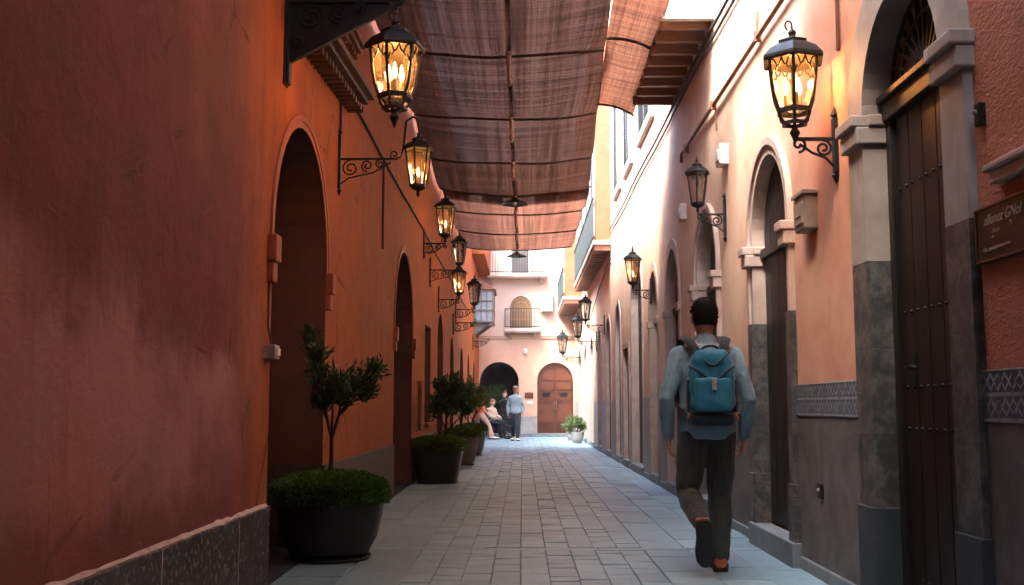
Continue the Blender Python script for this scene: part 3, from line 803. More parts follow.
# plaster ledge and plaque by the big door
q = MB(); mbox(q, mapR, 3.5, 4.28, 2.02, 2.07, -.05, .01); mbox(q, mapR, 3.48, 4.30, 2.072, 2.10, -.07, .01); q.build('stone_ledge', M['stonepink'], RB, bevel=.006)

# ---------------------------------------------------------------- end building
EB = thing('pink_building', 'pale pink building closing the end of the alley with balconies and a red brown door', 'building', (0, YE, 0))
arch = op(-1.57, -.12, 2.02, 2.75, 3.0); ed = op(.56, 1.90, 2.06, 2.73, .18)
eaw = op(-.46, .38, 4.72, 5.22, .16, sill=3.92)
eops = [arch, ed]
# the arched window sits above the gap of both openings: its own span must not overlap the ground floor ones, so cut it as recess frame
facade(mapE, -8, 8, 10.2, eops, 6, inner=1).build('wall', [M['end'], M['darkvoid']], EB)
q = MB()
for s, e in ((-8, -1.59), (-.10, .54), (1.93, 8)): mbox(q, mapE, s, e, -.04, .74, -.02, .02)
q.build('plinth', M['greyskirt'], EB, bevel=.006)
for o in (arch, ed): surround(mapE, o, .16, .02, .745).build('arch_moulding', M['end'], EB, smooth=30)
q = MB(); mbox(q, mapE, -8, 8, 3.62, 3.70, -.06, .01); mbox(q, mapE, -8, 8, 3.702, 3.74, -.09, .01); q.build('string_course', M['end'], EB, bevel=.006)
q = MB(); mbox(q, mapE, -8, 8, 7.3, 7.42, -.08, .01); q.build('string_course', M['end'], EB, bevel=.006)
q = MB(); mbox(q, mapE, -8, 8, -.04, .12, -.5, .0); q.build('step', M['kerb'], EB, bevel=.01)
# red brown double door
q = MB()
for s, e in ((ed['a'] + .02, 1.222), (1.238, ed['b'] - .02)):
    o2 = dict(a=ed['a'], b=ed['b'], spring=ed['spring'], apex=ed['apex'], depth=.18)
dr = planks(mapE, ed, .15, .13, 2, .06, .02, inset=.012).build('door', M['wood_red'], EB, smooth=30)
q = MB()
for s, e in ((.62, 1.18), (1.28, 1.84)):
    for z0, z1 in ((.25, .42), (.50, 1.30), (1.36, 1.66), (1.72, 2.1)):
        for (a, b, c, d_) in ((s, e, z0, z0 + .035), (s, e, z1 - .035, z1), (s, s + .035, z0 + .036, z1 - .036), (e - .035, e, z0 + .036, z1 - .036)):
            mbox(q, mapE, a, b, c, d_, .062, .092)
q.build('panel_moulding', M['wood_red'], dr)
q = MB()
for s, e in ((.76, 1.04), (1.42, 1.70)): mbox(q, mapE, s, e, 1.46, 1.60, .072, .092)
q.build('grille', M['iron'], dr)
q = MB()
for d in (1.19, 1.27): q.tube([mapE(d, .95, .09), mapE(d, .97, .03), mapE(d, 1.22, .03), mapE(d, 1.24, .09)], .012, 6)
q.build('handle', M['railgrey'], dr)
# inner doorway in the deep arch
q = MB(); q.box(-.95, -.2, YE + 2.9, YE + 2.98, -.04, 1.9); q.build('inner_door', M['wood_black'], EB)
q = MB(); mbox(q, mapE, -1.565, -.125, -.035, 2.74, 2.985, 2.995); 
# arched window with carved screen
q = MB()
q.add([mapE(-.47, 3.86, -.012)] + [mapE(*p, -.012) for p in curve(eaw, .0)] + [mapE(.39, 3.86, -.012)], [tuple(range(len(curve(eaw)) + 2))])
wq = q.build('window', M['darkvoid'], EB)
surround(mapE, eaw, .12, .05, 3.86).build('frame', M['stonepink'], wq, smooth=30)
q = MB()
for k in range(15):
    d = -.44 + k * .0571; zz = eaw['spring'] + .49 * math.sqrt(max(0, 1 - ((d + .04) / .42) ** 2)); q.bar(mapE(d, 3.88, -.03), mapE(d, zz, -.03), .024, .02, (0, 1, 0))
for k in range(3): z = 4.0 + k * .34; q.bar(mapE(-.45, z, -.034), mapE(.37, z, -.034), .05, .02, (0, 1, 0))
for rr in (.12, .26, .38):
    q.tube([mapE(-.04 - rr * math.cos(math.pi * k / 14), 4.72 + rr * 1.1 * math.sin(math.pi * k / 14), -.036) for k in range(15)], .018, 6)
for k in range(9):
    t = math.pi * (k + .5) / 9; q.bar(mapE(-.04, 4.72, -.036), mapE(-.04 - .4 * math.cos(t), 4.72 + .46 * math.sin(t), -.036), .02, .02, (0, 1, 0))
q.build('screen', M['lattice'], wq)
def ebalcony(d0, d1, zb, dep, h, m_rail, slabm):
    q = MB(); mbox(q, mapE, d0, d1, zb - .12, zb, -dep, .01); mbox(q, mapE, d0 + .04, d1 - .04, zb - .17, zb - .122, -dep + .05, .01)
    b_ = q.build('balcony', slabm, EB, bevel=.008)
    q = MB(); n = int((d1 - d0) / .1)
    for k in range(n + 1): d = d0 + .02 + (d1 - d0 - .04) * k / n; q.bar(mapE(d, zb, -dep + .03), mapE(d, zb + h, -dep + .03), .016, .016)
    for z in (zb + .06, zb + h): q.bar(mapE(d0, z, -dep + .03), mapE(d1, z, -dep + .03), .035, .03)
    for d in (d0 + .02, d1 - .02):
        q.bar(mapE(d, zb + h, -dep + .03), mapE(d, zb + h, 0), .03, .03)
        for j in range(1, 5): q.bar(mapE(d, zb, -dep + .03 + j * dep / 5), mapE(d, zb + h, -dep + .03 + j * dep / 5), .016, .016)
    q.build('railing', m_rail, b_)
    for d in (d0 + .2, d1 - .2):
        q = MB(); q.hexa([mapE(d - .05, zb - .4, -.06), mapE(d + .05, zb - .4, -.06), mapE(d + .05, zb - .4, .0), mapE(d - .05, zb - .4, .0), mapE(d - .05, zb - .172, -dep + .1), mapE(d + .05, zb - .172, -dep + .1), mapE(d + .05, zb - .172, 0), mapE(d - .05, zb - .172, 0)])
        q.build('corbel', slabm, b_)
ebalcony(-.64, .68, 3.98, .42, .72, M['iron'], M['stonepink'])
ebalcony(-1.30, .92, 6.02, .5, .95, M['iron'], M['stonepink'])
for a, b, z0, z1, mm in ((-.40, .26, 6.03, 7.1, M['shutter']), (-3.6, -2.7, 4.2, 5.6, M['shutter']), (2.7, 3.5, 4.2, 5.6, M['shutter']), (.5, 1.3, 7.7, 9.2, M['shutter']), (-1.5, -.7, 7.7, 9.2, M['shutter'])):
    q = MB()
    for s, e, c, d_ in ((a - .1, a, z0, z1), (b, b + .1, z0, z1), (a - .1, b + .1, z1 + .002, z1 + .11)): mbox(q, mapE, s, e, c, d_, -.05, .01)
    wq = q.build('window', M['white'], EB)
    q = MB(); mbox(q, mapE, a + .001, b - .001, z0, z1, -.012, .01)
    for k in range(int((z1 - z0) / .08)): z = z0 + .03 + k * .08; mbox(q, mapE, a + .04, (a + b) / 2 - .02, z, z + .045, -.03, -.013); mbox(q, mapE, (a + b) / 2 + .02, b - .04, z, z + .045, -.03, -.013)
    q.build('shutter', mm, wq)

# unseen block added behind the camera to cut light from the open end
BB = thing('back_light_blocker', 'unseen terracotta block added behind the viewpoint to darken the near alley', 'building', (0, -14, 0))
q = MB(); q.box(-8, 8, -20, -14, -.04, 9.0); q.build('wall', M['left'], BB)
# things fixed to the walls ------------------------------------------------------------
def wallbox(name, label, cat, mp, d0, d1, z0, z1, p, mat, lid=None, group=None):
    t = thing(name, label, cat, mp((d0 + d1) / 2, z0, 0), group)
    q = MB(); mbox(q, mp, d0, d1, z0, z1, -p, .01); q.build('body', mat, t, bevel=.012)
    q = MB(); mbox(q, mp, d0 + .03, d1 - .03, z0 + .04, z1 - .05, -p - .012, -p + .002); q.build('cover', lid or mat, t, bevel=.006)
    return t
t = wallbox('junction_box', 'large beige meter box on salmon wall between big door and arched door', 'meter box', mapR, 6.94, 7.2, 2.29, 2.52, .09, M['box_grey'])
q = MB(); mbox(q, mapR, 6.92, 7.22, 2.522, 2.55, -.105, .01); mbox(q, mapR, 6.99, 7.15, 2.38, 2.39, -.108, -.1005); q.build('lid', M['box_grey'], t, bevel=.008)
wallbox('alarm_box', 'small white alarm box high on salmon wall just right of the clear unlit lantern', 'alarm box', mapR, 9.86, 10.06, 3.40, 3.60, .09, M['box_white'])
wallbox('sensor_box', 'tiny white box on right wall above third arched door', 'sensor', mapR, 12.45, 12.65, 3.33, 3.52, .08, M['box_white'])
wallbox('air_conditioner', 'boxy white air conditioner beside the carved window on end wall', 'air conditioner', mapE, .72, 1.14, 4.62, 5.32, .3, M['box_white'], M['white'])
wallbox('alarm_bell', 'small white alarm box over the end wall arches', 'alarm box', mapE, .05, .2, 3.05, 3.25, .08, M['box_white'])
wallbox('brass_plaque', 'brown plaque between the two arches of the end wall', 'plaque', mapE, .10, .42, 1.40, 1.62, .03, M['wood_red'])
wallbox('notice_board', 'white notice under brown plaque between the end arches', 'notice', mapE, .16, .40, 1.16, 1.3, .02, M['box_white'])
t = thing('light_switch', 'grey switch box on the edge of the first terracotta arch', 'switch', mapL(6.6, 1.4, 0))
q = MB(); mbox(q, mapL, 6.56, 6.69, 1.41, 1.50, -.07, .01); q.build('body', M['box_grey'], t, bevel=.008)
q = MB(); mbox(q, mapL, 6.59, 6.66, 1.432, 1.478, -.082, -.069); q.build('rocker', M['box_white'], t, bevel=.004)
q = MB(); q.tube([mapL(6.62, 1.50, -.03), mapL(6.60, 1.62, -.012), mapL(6.62, 1.9, -.01), mapL(6.6, 2.0, .005)], .006, 6); q.build('wire', M['cable'], t)
t = thing('door_bell', 'small dark bell push beside the big wooden door frame', 'door bell', mapR(4.42, 2.3, 0))
q = MB(); mbox(q, mapR, 4.39, 4.44, 2.30, 2.40, -.03, .01); q.build('plate', M['iron'], t, bevel=.006); q = MB(); q.ball(mapR(4.415, 2.36, -.035), .012, 8, 5); q.build('button', M['railgrey'], t)
t = thing('drain_outlet', 'small dark metal plate low on the grey dado right of second door', 'plate', mapR(6.9, .4, 0))
q = MB(); mbox(q, mapR, 6.96, 7.06, .52, .62, -.03, .01); q.build('plate', M['iron'], t, bevel=.006); q = MB(); q.ball(mapR(7.01, .57, -.032), .02, 8, 5); q.build('knob', M['railgrey'], t)
# sign with lettering
sg = thing('name_plaque', 'dark brown shop plaque with pale lettering right of the big door', 'sign', mapR(4.0, 1.71, 0))
q = MB(); mbox(q, mapR, 3.3, 4.47, 1.715, 1.945, -.03, .01); q.build('panel', M['plaque'], sg, bevel=.006)
q = MB()
for a, b, c, d in ((3.3, 4.47, 1.937, 1.945), (3.3, 4.47, 1.715, 1.722), (4.463, 4.47, 1.7225, 1.9365)): mbox(q, mapR, a, b, c, d, -.036, -.0305)
q.build('rim', M['wood_beam'], sg)
def text(body, d, z, size, shear=0.0):
    c = bpy.data.curves.new('lettering', 'FONT'); c.body = body; c.size = size; c.extrude = .0015; c.shear = shear
    c.materials.append(M['letters'])
    tmp = bpy.data.objects.new('lettering', c); COL.objects.link(tmp); bpy.context.view_layer.update()
    me = bpy.data.meshes.new_from_object(tmp); bpy.data.objects.remove(tmp); me.name = 'lettering'
    o = bpy.data.objects.new('lettering', me); COL.objects.link(o); o.parent = sg
    p = Vector((XR - .0325, d, z)) - sg.location
    o.matrix_local = Matrix(((0, 0, -1, p.x), (-1, 0, 0, p.y), (0, 1, 0, p.z), (0, 0, 0, 1)))
text('allenez GNol', 4.385, 1.865, .062, .35)
text('Aleson', 4.31, 1.825, .024, .2)
text('b', 4.15, 1.83, .034)
text('aleti', 4.32, 1.805, .015, .2)
text('Alleti, yoanopemaaono ito', 4.41, 1.757, .024, .1)

# cables and pipes
def cable(name, label, pts, r, mat, cat='cable', clips=None, mp=None):
    q = MB(); q.tube(pts, r, 6); o = q.build(name, mat, None, smooth=60); tag(o, label, cat)
    return o
def catsag(mp, d0, z0, d1, z1, n, sag, off, wob=.01):
    return [mp(d0 + (d1 - d0) * i / n, z0 + (z1 - z0) * i / n - sag * (math.sin(math.pi * i / n * 3) ** 2) + wob * mnoise.noise(Vector((i * .7, d0, z0))), -off) for i in range(n + 1)]
cable('wall_cable', 'dark cable strung along terracotta wall above the lanterns', catsag(mapL, 9.5, 3.96, 30, 3.9, 40, .03, .02), .014, M['cable'])
cable('wall_cable', 'thin dark conduit running down terracotta wall to the second lantern bracket', [mapL(9.08, 4.5, -.012), mapL(9.08, 3.47, -.012)], .012, M['cable'])
cable('wall_cable', 'short dark conduit on terracotta wall between the first two arches', [mapL(11.95, 3.95, -.012), mapL(11.95, 2.9, -.012)], .014, M['cable'])
cable('wall_cable', 'upper twin cable along salmon wall beneath the joisted balcony', catsag(mapR, 6.2, 4.93, 23.0, 4.97, 36, .03, .03), .016, M['cable'])
cable('wall_cable', 'lower twin cable along salmon wall beneath the joisted balcony', catsag(mapR, 6.2, 4.84, 23.0, 4.86, 36, .04, .025), .013, M['cable'])
q = MB(); q.tube(catsag(mapR, 5.2, 4.09, 12.55, 4.14, 12, 0, .035, .004) + [mapR(12.6, 4.05, -.03)], .02, 8)
for d in (6.4, 8.4, 10.4, 12.2): mbox(q, mapR, d, d + .03, 4.08, 4.17, -.06, .01)
q.tube([mapR(8.45, 4.13, -.03), mapR(8.45, 4.34, -.02)], .012, 6); q.tube([mapR(10.35, 4.13, -.03), mapR(10.35, 3.85, -.02)], .008, 6)
tag(q.build('wall_pipe', M['pipe'], None, smooth=50), 'thin rusty pipe clipped along salmon wall above the big lantern', 'pipe')
q = MB(); q.tube([mapR(6.32, 4.6, -.02), mapR(6.32, 3.35, -.02), mapR(6.36, 3.3, -.01)], .012, 8)
tag(q.build('wall_pipe', M['pipe'], None, smooth=50), 'short vertical pipe on salmon wall close to the big door arch', 'pipe')
cable('wall_cable', 'slack cable looping under the projecting loggia on right wall', [mapR(22.8 + i * .45, 4.3 - .9 * math.sin(math.pi * i / 32) ** .8 * (i / 20), -.03) for i in range(21)], .012, M['cable'])
q = MB(); q.tube([mapL(16.2, .75, -.05), mapL(16.2, 1.5, -.05)], .035, 8); q.tube([mapL(16.2, 1.46, -.05), mapL(16.2, 1.46, .02)], .03, 8)
tag(q.build('wall_pipe', M['pipe'], None, smooth=50), 'stubby vertical pipe low on terracotta wall behind the square planter', 'pipe')

# ---------------------------------------------------------------- awnings
def awning(name, label, y0, y1, zl, xl, xr, step, mat, sagx, sagy, zr=None, pole=None, poles_mat=None, skip=0):
    t = thing(name, label, 'awning', ((xl(0) + xr(0)) / 2, (y0 + y1) / 2, zl))
    n = max(1, round((y1 - y0) / step)); q = MB(); nx, ny = 18, 10; rows = []
    for i in range(n * ny + 1):
        f = i / (n * ny); y = y0 + (y1 - y0) * f; s = (i % ny) / ny
        dip = sagy * math.sin(math.pi * s) ** .85; row = []
        for k in range(nx + 1):
            u = k / nx; x = xl(f) + (xr(f) - xl(f)) * u
            z = zl + ((zr or zl) - zl) * u - sagx * (1 - (2 * u - 1) ** 2) - dip * (1 - .25 * abs(2 * u - 1)) + .03 * mnoise.noise(Vector((x * 1.3, y * .9, 2)))
            yy = y - .12 * (1 - (2 * u - 1) ** 2) * (1 if i not in (0,) else 0)
            row.append((x, yy, z))
        rows.append(row)
    vs_ = [p for r_ in rows for p in r_]; W = nx + 1
    q.add(vs_, [(i * W + k, i * W + k + 1, (i + 1) * W + k + 1, (i + 1) * W + k) for i in range(n * ny) for k in range(nx)])
    q.build('cloth', mat, t, smooth=180)
    for j in range(n + 1):
        r_ = rows[j * ny]; q = MB(); q.tube([(a, b, c - .02) for a, b, c in r_], .018, 6); q.build('batten', M['wood_beamdk'], t, smooth=60)
    if pole is not None:
        q = MB(); ps = [(pole, y0 + (y1 - y0 + .12) * i / 30 - .1, zl - sagx - sagy * .35 - .04 + .02 * math.sin(i * .9)) for i in range(31)]
        q.tube(ps, .03, 8)
        for i in range(1, 30, 2):
            y = ps[i][1]; q.tube([(pole, y - .03, ps[i][2]), (pole, y + .03, ps[i][2])], .036, 8)
        q.build('pole', M['wood_pole'], t, smooth=50)
    q = MB()
    for i in range(0, n * ny + 1, ny):
        a = rows[i][0]; q.tube([a, (XL - .01, a[1], a[2] + .05)], .008, 5)
    q.build('ties', M['cable'], t)
    return t
awning('shade_awning', 'dark brown netting awning stretched over the near half of the alley', 6.68, 20.55, 5.35, lambda f: -1.56, lambda f: .90 + .40 * max(0, (f - .25)) / .75, 2.775, M['cloth'], .12, .21, pole=-.15)
awning('shade_awning', 'smaller brown awning hung beyond the long netting awning', 19.7, 27.4, 5.28, lambda f: -1.52, lambda f: 1.30, 2.57, M['cloth3'], .12, .13, pole=-.13)
awning('shade_awning', 'unseen brown netting awning added behind the viewpoint to shade the near alley', -13.5, 4.0, 5.35, lambda f: -1.56, lambda f: 1.7, 2.775, M['cloth'], .12, .15)  # out of view; added to keep skylight off the near walls
awning('shade_awning', 'unseen pale cloth added overhead to diffuse soft light onto the walking man', 4.02, 6.66, 5.36, lambda f: .2, lambda f: 1.85, 2.64, M['cloth4'], .05, .15)  # out of view; added as a diffuser for softer light near the man
awning('shade_awning', 'unseen brown netting strip added beside the pale cloth to shade the left wall', 4.02, 6.66, 5.45, lambda f: -1.56, lambda f: .3, 2.64, M['cloth'], .05, .15)  # out of view; added to hold overhead light off the left wall
awning('shade_awning', 'terracotta strip of awning between the dark netting and the white balcony', 8.85, 14.2, 5.24, lambda f: .88 + .15 * f, lambda f: 1.43 + .10 * f, 2.675, M['cloth2'], .0, .035, zr=5.10)
def cone_lamp(y, z, label):
    t = thing('pendant_lamp', label, 'pendant lamp', (-.14, y, z), 'cone lamps under the awnings')
    q = MB(); q.lathe([(.02, .10), (.045, .095), (.06, .06), (.25, -.02), (.26, -.035), (.24, -.03), (.05, .04)], 20, (-.14, y, z)); q.build('shade', M['iron'], t, smooth=40)
    q = MB(); q.tube([(-.14, y, z + .09), (-.14, y, z + .2)], .012, 6); q.build('rod', M['iron'], t)
    q = MB(); q.ball((-.14, y, z - .01), .045, 10, 6); q.build('bulb', M['box_white'], t, smooth=180)
cone_lamp(19.95, 4.98, 'dark cone lamp at the far end of the long netting awning')
cone_lamp(27.2, 5.0, 'dark cone lamp at the far end of the smaller awning')

# ---------------------------------------------------------------- lanterns
def spiral(c, ax, ay, r0, r1, turns, a0, n=26):
    c, ax, ay = Vector(c), Vector(ax), Vector(ay)
    return [c + (ax * math.cos(a0 + 2 * math.pi * turns * i / n) + ay * math.sin(a0 + 2 * math.pi * turns * i / n)) * (r0 + (r1 - r0) * i / n) for i in range(n + 1)]

def lantern_cage(t, c, s, sides, lit, ornate, energy):
    """c: centre of the bottom rim, s: width scale (1 = 0.38 m over the roof)"""
    cx, cy_, cz = c; ph = math.pi / sides * .55
    prof = [(.105, 0), (.137, .085), (.154, .195), (.164, .29), (.167, .35)] if ornate else [(.095, 0), (.125, .2), (.16, .46)]
    prof = [(r * s, z * s) for r, z in prof]
    q = MB()
    for k in range(sides):
        a = 2 * math.pi * k / sides + ph
        q.tube([(cx + r * math.cos(a), cy_ + r * math.sin(a), cz + z) for r, z in prof], .011 * s, 6)
    def rim(r, z, w, h):
        q.lathe([((r - w) * s, (z - h) * s), ((r + w) * s, (z - h) * s), ((r + w) * s, (z + h) * s), ((r - w) * s, (z + h) * s), ((r - w) * s, (z - h) * s)], sides, c, ph, False)
    rim(prof[0][0] / s, 0, .016, .014); rim(prof[-1][0] / s, prof[-1][1] / s, .012, .014)
    if ornate:
        rim(.143, .10 * 1.0, .007, .008) if False else None
        for k in range(sides):            # ribs of the basket under the rim
            a = 2 * math.pi * k / sides + ph
            q.tube([(cx + r * s * math.cos(a), cy_ + r * s * math.sin(a), cz + z * s) for r, z in ((.105, 0), (.095, -.05), (.06, -.085), (.03, -.095))], .010 * s, 6)
        rim(.075, -.08, .014, .010)
        for k in range(sides):            # ogee tracery at the head of each pane
            a0 = 2 * math.pi * k / sides + ph; a1 = a0 + 2 * math.pi / sides
            p0 = Vector((math.cos(a0), math.sin(a0), 0)); p1 = Vector((math.cos(a1), math.sin(a1), 0))
            def P(u, z):
                z *= .7; r = .154 + (z - .195) * .105
                v = p0.lerp(p1, u) * r * s; return (cx + v.x * 1.01, cy_ + v.y * 1.01, cz + z * s)
            for seq in (((.04, .30), (.14, .37), (.22, .35), (.30, .385), (.40, .40), (.5, .46)), ((.96, .30), (.86, .37), (.78, .35), (.70, .385), (.60, .40), (.5, .46)), ((.5, .46), (.5, .50)), ((.30, .385), (.2, .45), (.04, .47)), ((.70, .385), (.8, .45), (.96, .47))):
                q.tube([P(u, z) for u, z in seq], .0055 * s, 5)
    else:
        for k in range(sides):
            a0 = 2 * math.pi * k / sides + ph; a1 = a0 + 2 * math.pi / sides
            p0 = Vector((math.cos(a0), math.sin(a0), 0)); p1 = Vector((math.cos(a1), math.sin(a1), 0))
            q.bar(Vector(c) + p0 * .153 * s + Vector((0, 0, .41 * s)), Vector(c) + p1 * .153 * s + Vector((0, 0, .41 * s)), .008 * s, .010 * s)
    q.build('cage', M['iron'], t, smooth=35)
    q = MB(); q.lathe([(r * .93, z) for r, z in prof], sides, c, ph, False); q.build('glass', M['glass'] if lit else M['glassdull'], t)
    top = cz + prof[-1][1]
    q = MB()
    if ornate: rp = [(.15, -.005), (.205, -.035), (.212, -.02), (.208, .0), (.165, .05), (.115, .082), (.10, .09), (.10, .108), (.085, .115), (.05, .13), (.026, .135), (.022, .15), (.03, .165), (.02, .18), (.008, .19)]
    else: rp = [(.15, -.005), (.195, -.02), (.198, .0), (.15, .05), (.09, .085), (.08, .09), (.08, .12), (.06, .13), (.025, .15), (.02, .17), (.028, .185), (.012, .2), (.008, .24), (.002, .27)]
    q.lathe([(r * s, z * s) for r, z in rp], sides, (cx, cy_, top), ph)
    if ornate:
        zt_ = top + .185 * s
        q.tube([(cx, cy_, zt_), (cx, cy_ , zt_ + .02 * s)] + [(cx - .022 * s + .022 * s * math.cos(a), cy_, zt_ + .03 * s + .03 * s * math.sin(a)) for a in [-.6 + .5 * k for k in range(11)]], .006 * s, 6)
    q.build('roof', M['iron'], t, smooth=25)
    q = MB()
    if ornate: q.lathe([(.03 * s, -.09 * s), (.018 * s, -.11 * s), (.03 * s, -.128 * s), (.034 * s, -.14 * s), (.02 * s, -.17 * s), (.008 * s, -.2 * s), (.002 * s, -.215 * s)], 10, c)
    else: q.lathe([(.095 * s, -.012 * s), (.09 * s, -.03 * s), (.05 * s, -.05 * s), (.025 * s, -.06 * s), (.02 * s, -.085 * s), (.026 * s, -.1 * s), (.006 * s, -.135 * s)], 10, c)
    q.build('finial', M['iron'], t, smooth=40)
    # candles
    n = 3 if ornate else 1
    for k in range(n):
        a = 2 * math.pi * k / n + .6; rr = .05 * s if n > 1 else 0
        bx, by = cx + rr * math.cos(a), cy_ + rr * math.sin(a)
        q = MB(); q.lathe([(.014 * s, .0), (.014 * s, .11 * s), (.010 * s, .113 * s)], 10, (bx, by, cz)); cd = q.build('candle', M['candle'], t, smooth=40)
        q = MB(); q.lathe([(.008 * s, .113 * s), (.016 * s, .135 * s), (.019 * s, .158 * s), (.013 * s, .188 * s), (.005 * s, .22 * s), (.001, .23 * s)], 10, (bx, by, cz)); q.build('bulb', M['bulb'] if lit else M['box_white'], cd, smooth=180)
    if lit:
        l = bpy.data.lights.new('lantern_light', 'POINT'); l.energy = energy * (.13 if ornate else .07); l.color = (1.0, .36, .09); l.shadow_soft_size = .035 * s
        lo = bpy.data.objects.new('lantern_light', l); COL.objects.link(lo); lo.parent = t
        lo.location = Vector((cx, cy_, cz + .255 * s)) - t.location

def scroll_bracket(t, mp, d, z, out, zl, zh, sc=1.0):
    """wall plate, straight arm and scrollwork below it, arm reaching `out` from the wall"""
    P = lambda o_, zz: Vector(mp(d, zz, -o_))
    q = MB(); mbox(q, mp, d - .03 * sc, d + .03 * sc, zl, zh, -.025, .004)
    q.lathe([(.001, 0), (.03 * sc, .02), (.001, .08 * sc)], 6, mp(d, zh, -.012)); q.lathe([(.001, -.08 * sc), (.03 * sc, -.02), (.001, 0)], 6, mp(d, zl, -.012))
    q.bar(P(.02, z), P(out, z), .022 * sc, .022 * sc)
    ax = (P(1, z) - P(0, z)).normalized(); ay = Vector((0, 0, 1))
    def sp(o_, dz, r0, turns, a0, sgn=1): q.tube(spiral(P(o_, z + dz), ax, ay * sgn, r0, r0 * .22, turns, a0), .009 * sc, 6)
    h = min(.16 * sc, out * .35)
    sp(.03 + h * .62, -h * .64, h * .58, 1.6, math.pi / 2, 1)
    if out > .3:
        sp(.03 + h * 1.75, -h * .46, h * .42, 1.5, math.pi / 2, -1)
        sp(.03 + h * 2.6, -h * .34, h * .30, 1.4, math.pi / 2, 1)
    sp(out - .02, -.035 * sc if out < .35 else .05 * sc, .05 * sc, 1.2, math.pi / 2, -1)
    q.tube([P(.025, zl + .04), P(.03 + h * .5, z - h * 1.3), P(out * .6, z - h * .95), P(out * .9, z - .03)], .009 * sc, 6)
    return q.build('bracket', M['iron'], t, smooth=40)

def lantern_on_arm(label, mp, d, zarm, out, s, lit, zl, zh, ornate=False, energy=4.0, sides=6, hang=0):
    t = thing('wall_lantern', label, 'lantern', mp(d, zl, 0), 'wall lanterns along the alley')
    scroll_bracket(t, mp, d, zarm, out - (.19 if hang else 0), zl, zh, max(.8, s))
    if hang:
        tp = zarm - hang + .73 * s; P = lambda o_, z_: Vector(mp(d, z_, -o_)); q = MB()
        q.tube([P(out - .2, zarm), P(out - .15, zarm + .02), P(out - .13, zarm + .1), P(out - .11, tp + .05), P(out - .05, tp + .09), P(out, tp + .06), P(out, tp - .02)], .011, 7)
        q.build('hook', M['iron'], t, smooth=60); e = mp(d, 0, -out)
        lantern_cage(t, (e[0], e[1], zarm - hang), s, sides, lit, ornate, energy); return t
    tip = Vector(mp(d, zarm, -out))
    off = (.17 if ornate else .14) * s
    q = MB(); q.tube([tip, tip + Vector((0, 0, off * .5))], .012 * s, 6); q.build('socket', M['iron'], t)
    lantern_cage(t, (tip.x, tip.y, zarm + off + .01), s, sides, lit, ornate, energy)
    return t

# big hanging lantern on the left
t = thing('hanging_lantern', 'big lit lantern hanging from triangular iron bracket on terracotta wall', 'lantern', mapL(6.95, 3.3, 0), 'wall lanterns along the alley')
P = lambda o_, z: Vector(mapL(6.95, z, -o_))
q = MB(); mbox(q, mapL, 6.905, 6.995, 3.28, 4.05, -.035, .004); mbox(q, mapL, 6.89, 7.01, 3.27, 4.06, -.012, .003)
q.bar(P(.03, 3.86), P(.78, 3.86), .05, .035); q.bar(P(.03, 3.44), P(.62, 3.76), .04, .03); q.bar(P(.62, 3.76), P(.78, 3.84), .04, .03)
q.add([P(.03, 3.45) + Vector((0, .004, 0)), P(.70, 3.80) + Vector((0, .004, 0)), P(.70, 3.85) + Vector((0, .004, 0)), P(.03, 3.85) + Vector((0, .004, 0)),
       P(.03, 3.45) - Vector((0, .004, 0)), P(.70, 3.80) - Vector((0, .004, 0)), P(.70, 3.85) - Vector((0, .004, 0)), P(.03, 3.85) - Vector((0, .004, 0))],
      [(0, 1, 2, 3), (7, 6, 5, 4), (0, 4, 5, 1), (1, 5, 6, 2), (2, 6, 7, 3), (3, 7, 4, 0)])
ax, ay = Vector((1, 0, 0)), Vector((0, 0, 1))
for o_, z, r, a0, sg_ in ((.17, 3.74, .095, 0, 1), (.36, 3.77, .07, 1.5, -1), (.50, 3.80, .042, 0, 1), (.08, 3.57, .05, 2, 1)):
    for yy in (-.014, .014): q.tube([p + Vector((0, yy, 0)) for p in spiral(P(o_, z), ax, ay * sg_, r, r * .2, 1.8, a0)], .010, 6)
q.tube(spiral(P(.74, 3.90), ax, ay, .075, .015, 1.4, -1.5), .014, 6)
q.build('bracket', M['iron'], t, smooth=40)
hx = Vector(mapL(6.95, 3.86, -.745))
q = MB()
for k in range(3):
    z = 3.82 - k * .035; ring = [Vector((hx.x + (.012 * math.cos(a) if k % 2 else 0), hx.y + (0 if k % 2 else .012 * math.cos(a)), z + .022 * math.sin(a))) for a in [2 * math.pi * i / 10 for i in range(11)]]
    q.tube(ring, .004, 5)
q.build('chain', M['iron'], t)
lantern_cage(t, (hx.x, hx.y, 3.19), 1.0, 6, True, True, 9.0)
# the other left lanterns
lantern_on_arm('lit lantern on long scrolled arm just beyond the first terracotta arch', mapL, 9.05, 3.26, .70, .72, True, 3.0, 3.48, energy=5, hang=.24)
lantern_on_arm('lit lantern over the planters, highest of the three clustered on the terracotta wall', mapL, 17.0, 3.74, .36, 1.0, True, 3.56, 3.93, energy=5)
lantern_on_arm('unlit dull lantern between two lit ones on the terracotta wall', mapL, 18.2, 3.46, .52, .80, False, 3.22, 3.62)
lantern_on_arm('lit lantern lowest of the cluster on the terracotta wall', mapL, 20.1, 3.14, .40, .84, True, 2.95, 3.34, energy=5)
lantern_on_arm('pale unlit lantern in front of the blue oriel window', mapL, 25.3, 3.42, .46, 1.0, False, 3.2, 3.6)
for d, z, lab in ((24.4, 3.03, 'empty scrolled iron bracket on terracotta wall below the pale lantern'), (34.2, 3.2, 'empty scrolled iron bracket at far end of the terracotta wall')):
    t = thing('lamp_bracket', lab, 'bracket', mapL(d, z, 0)); scroll_bracket(t, mapL, d, z, .55, z - .2, z + .15)
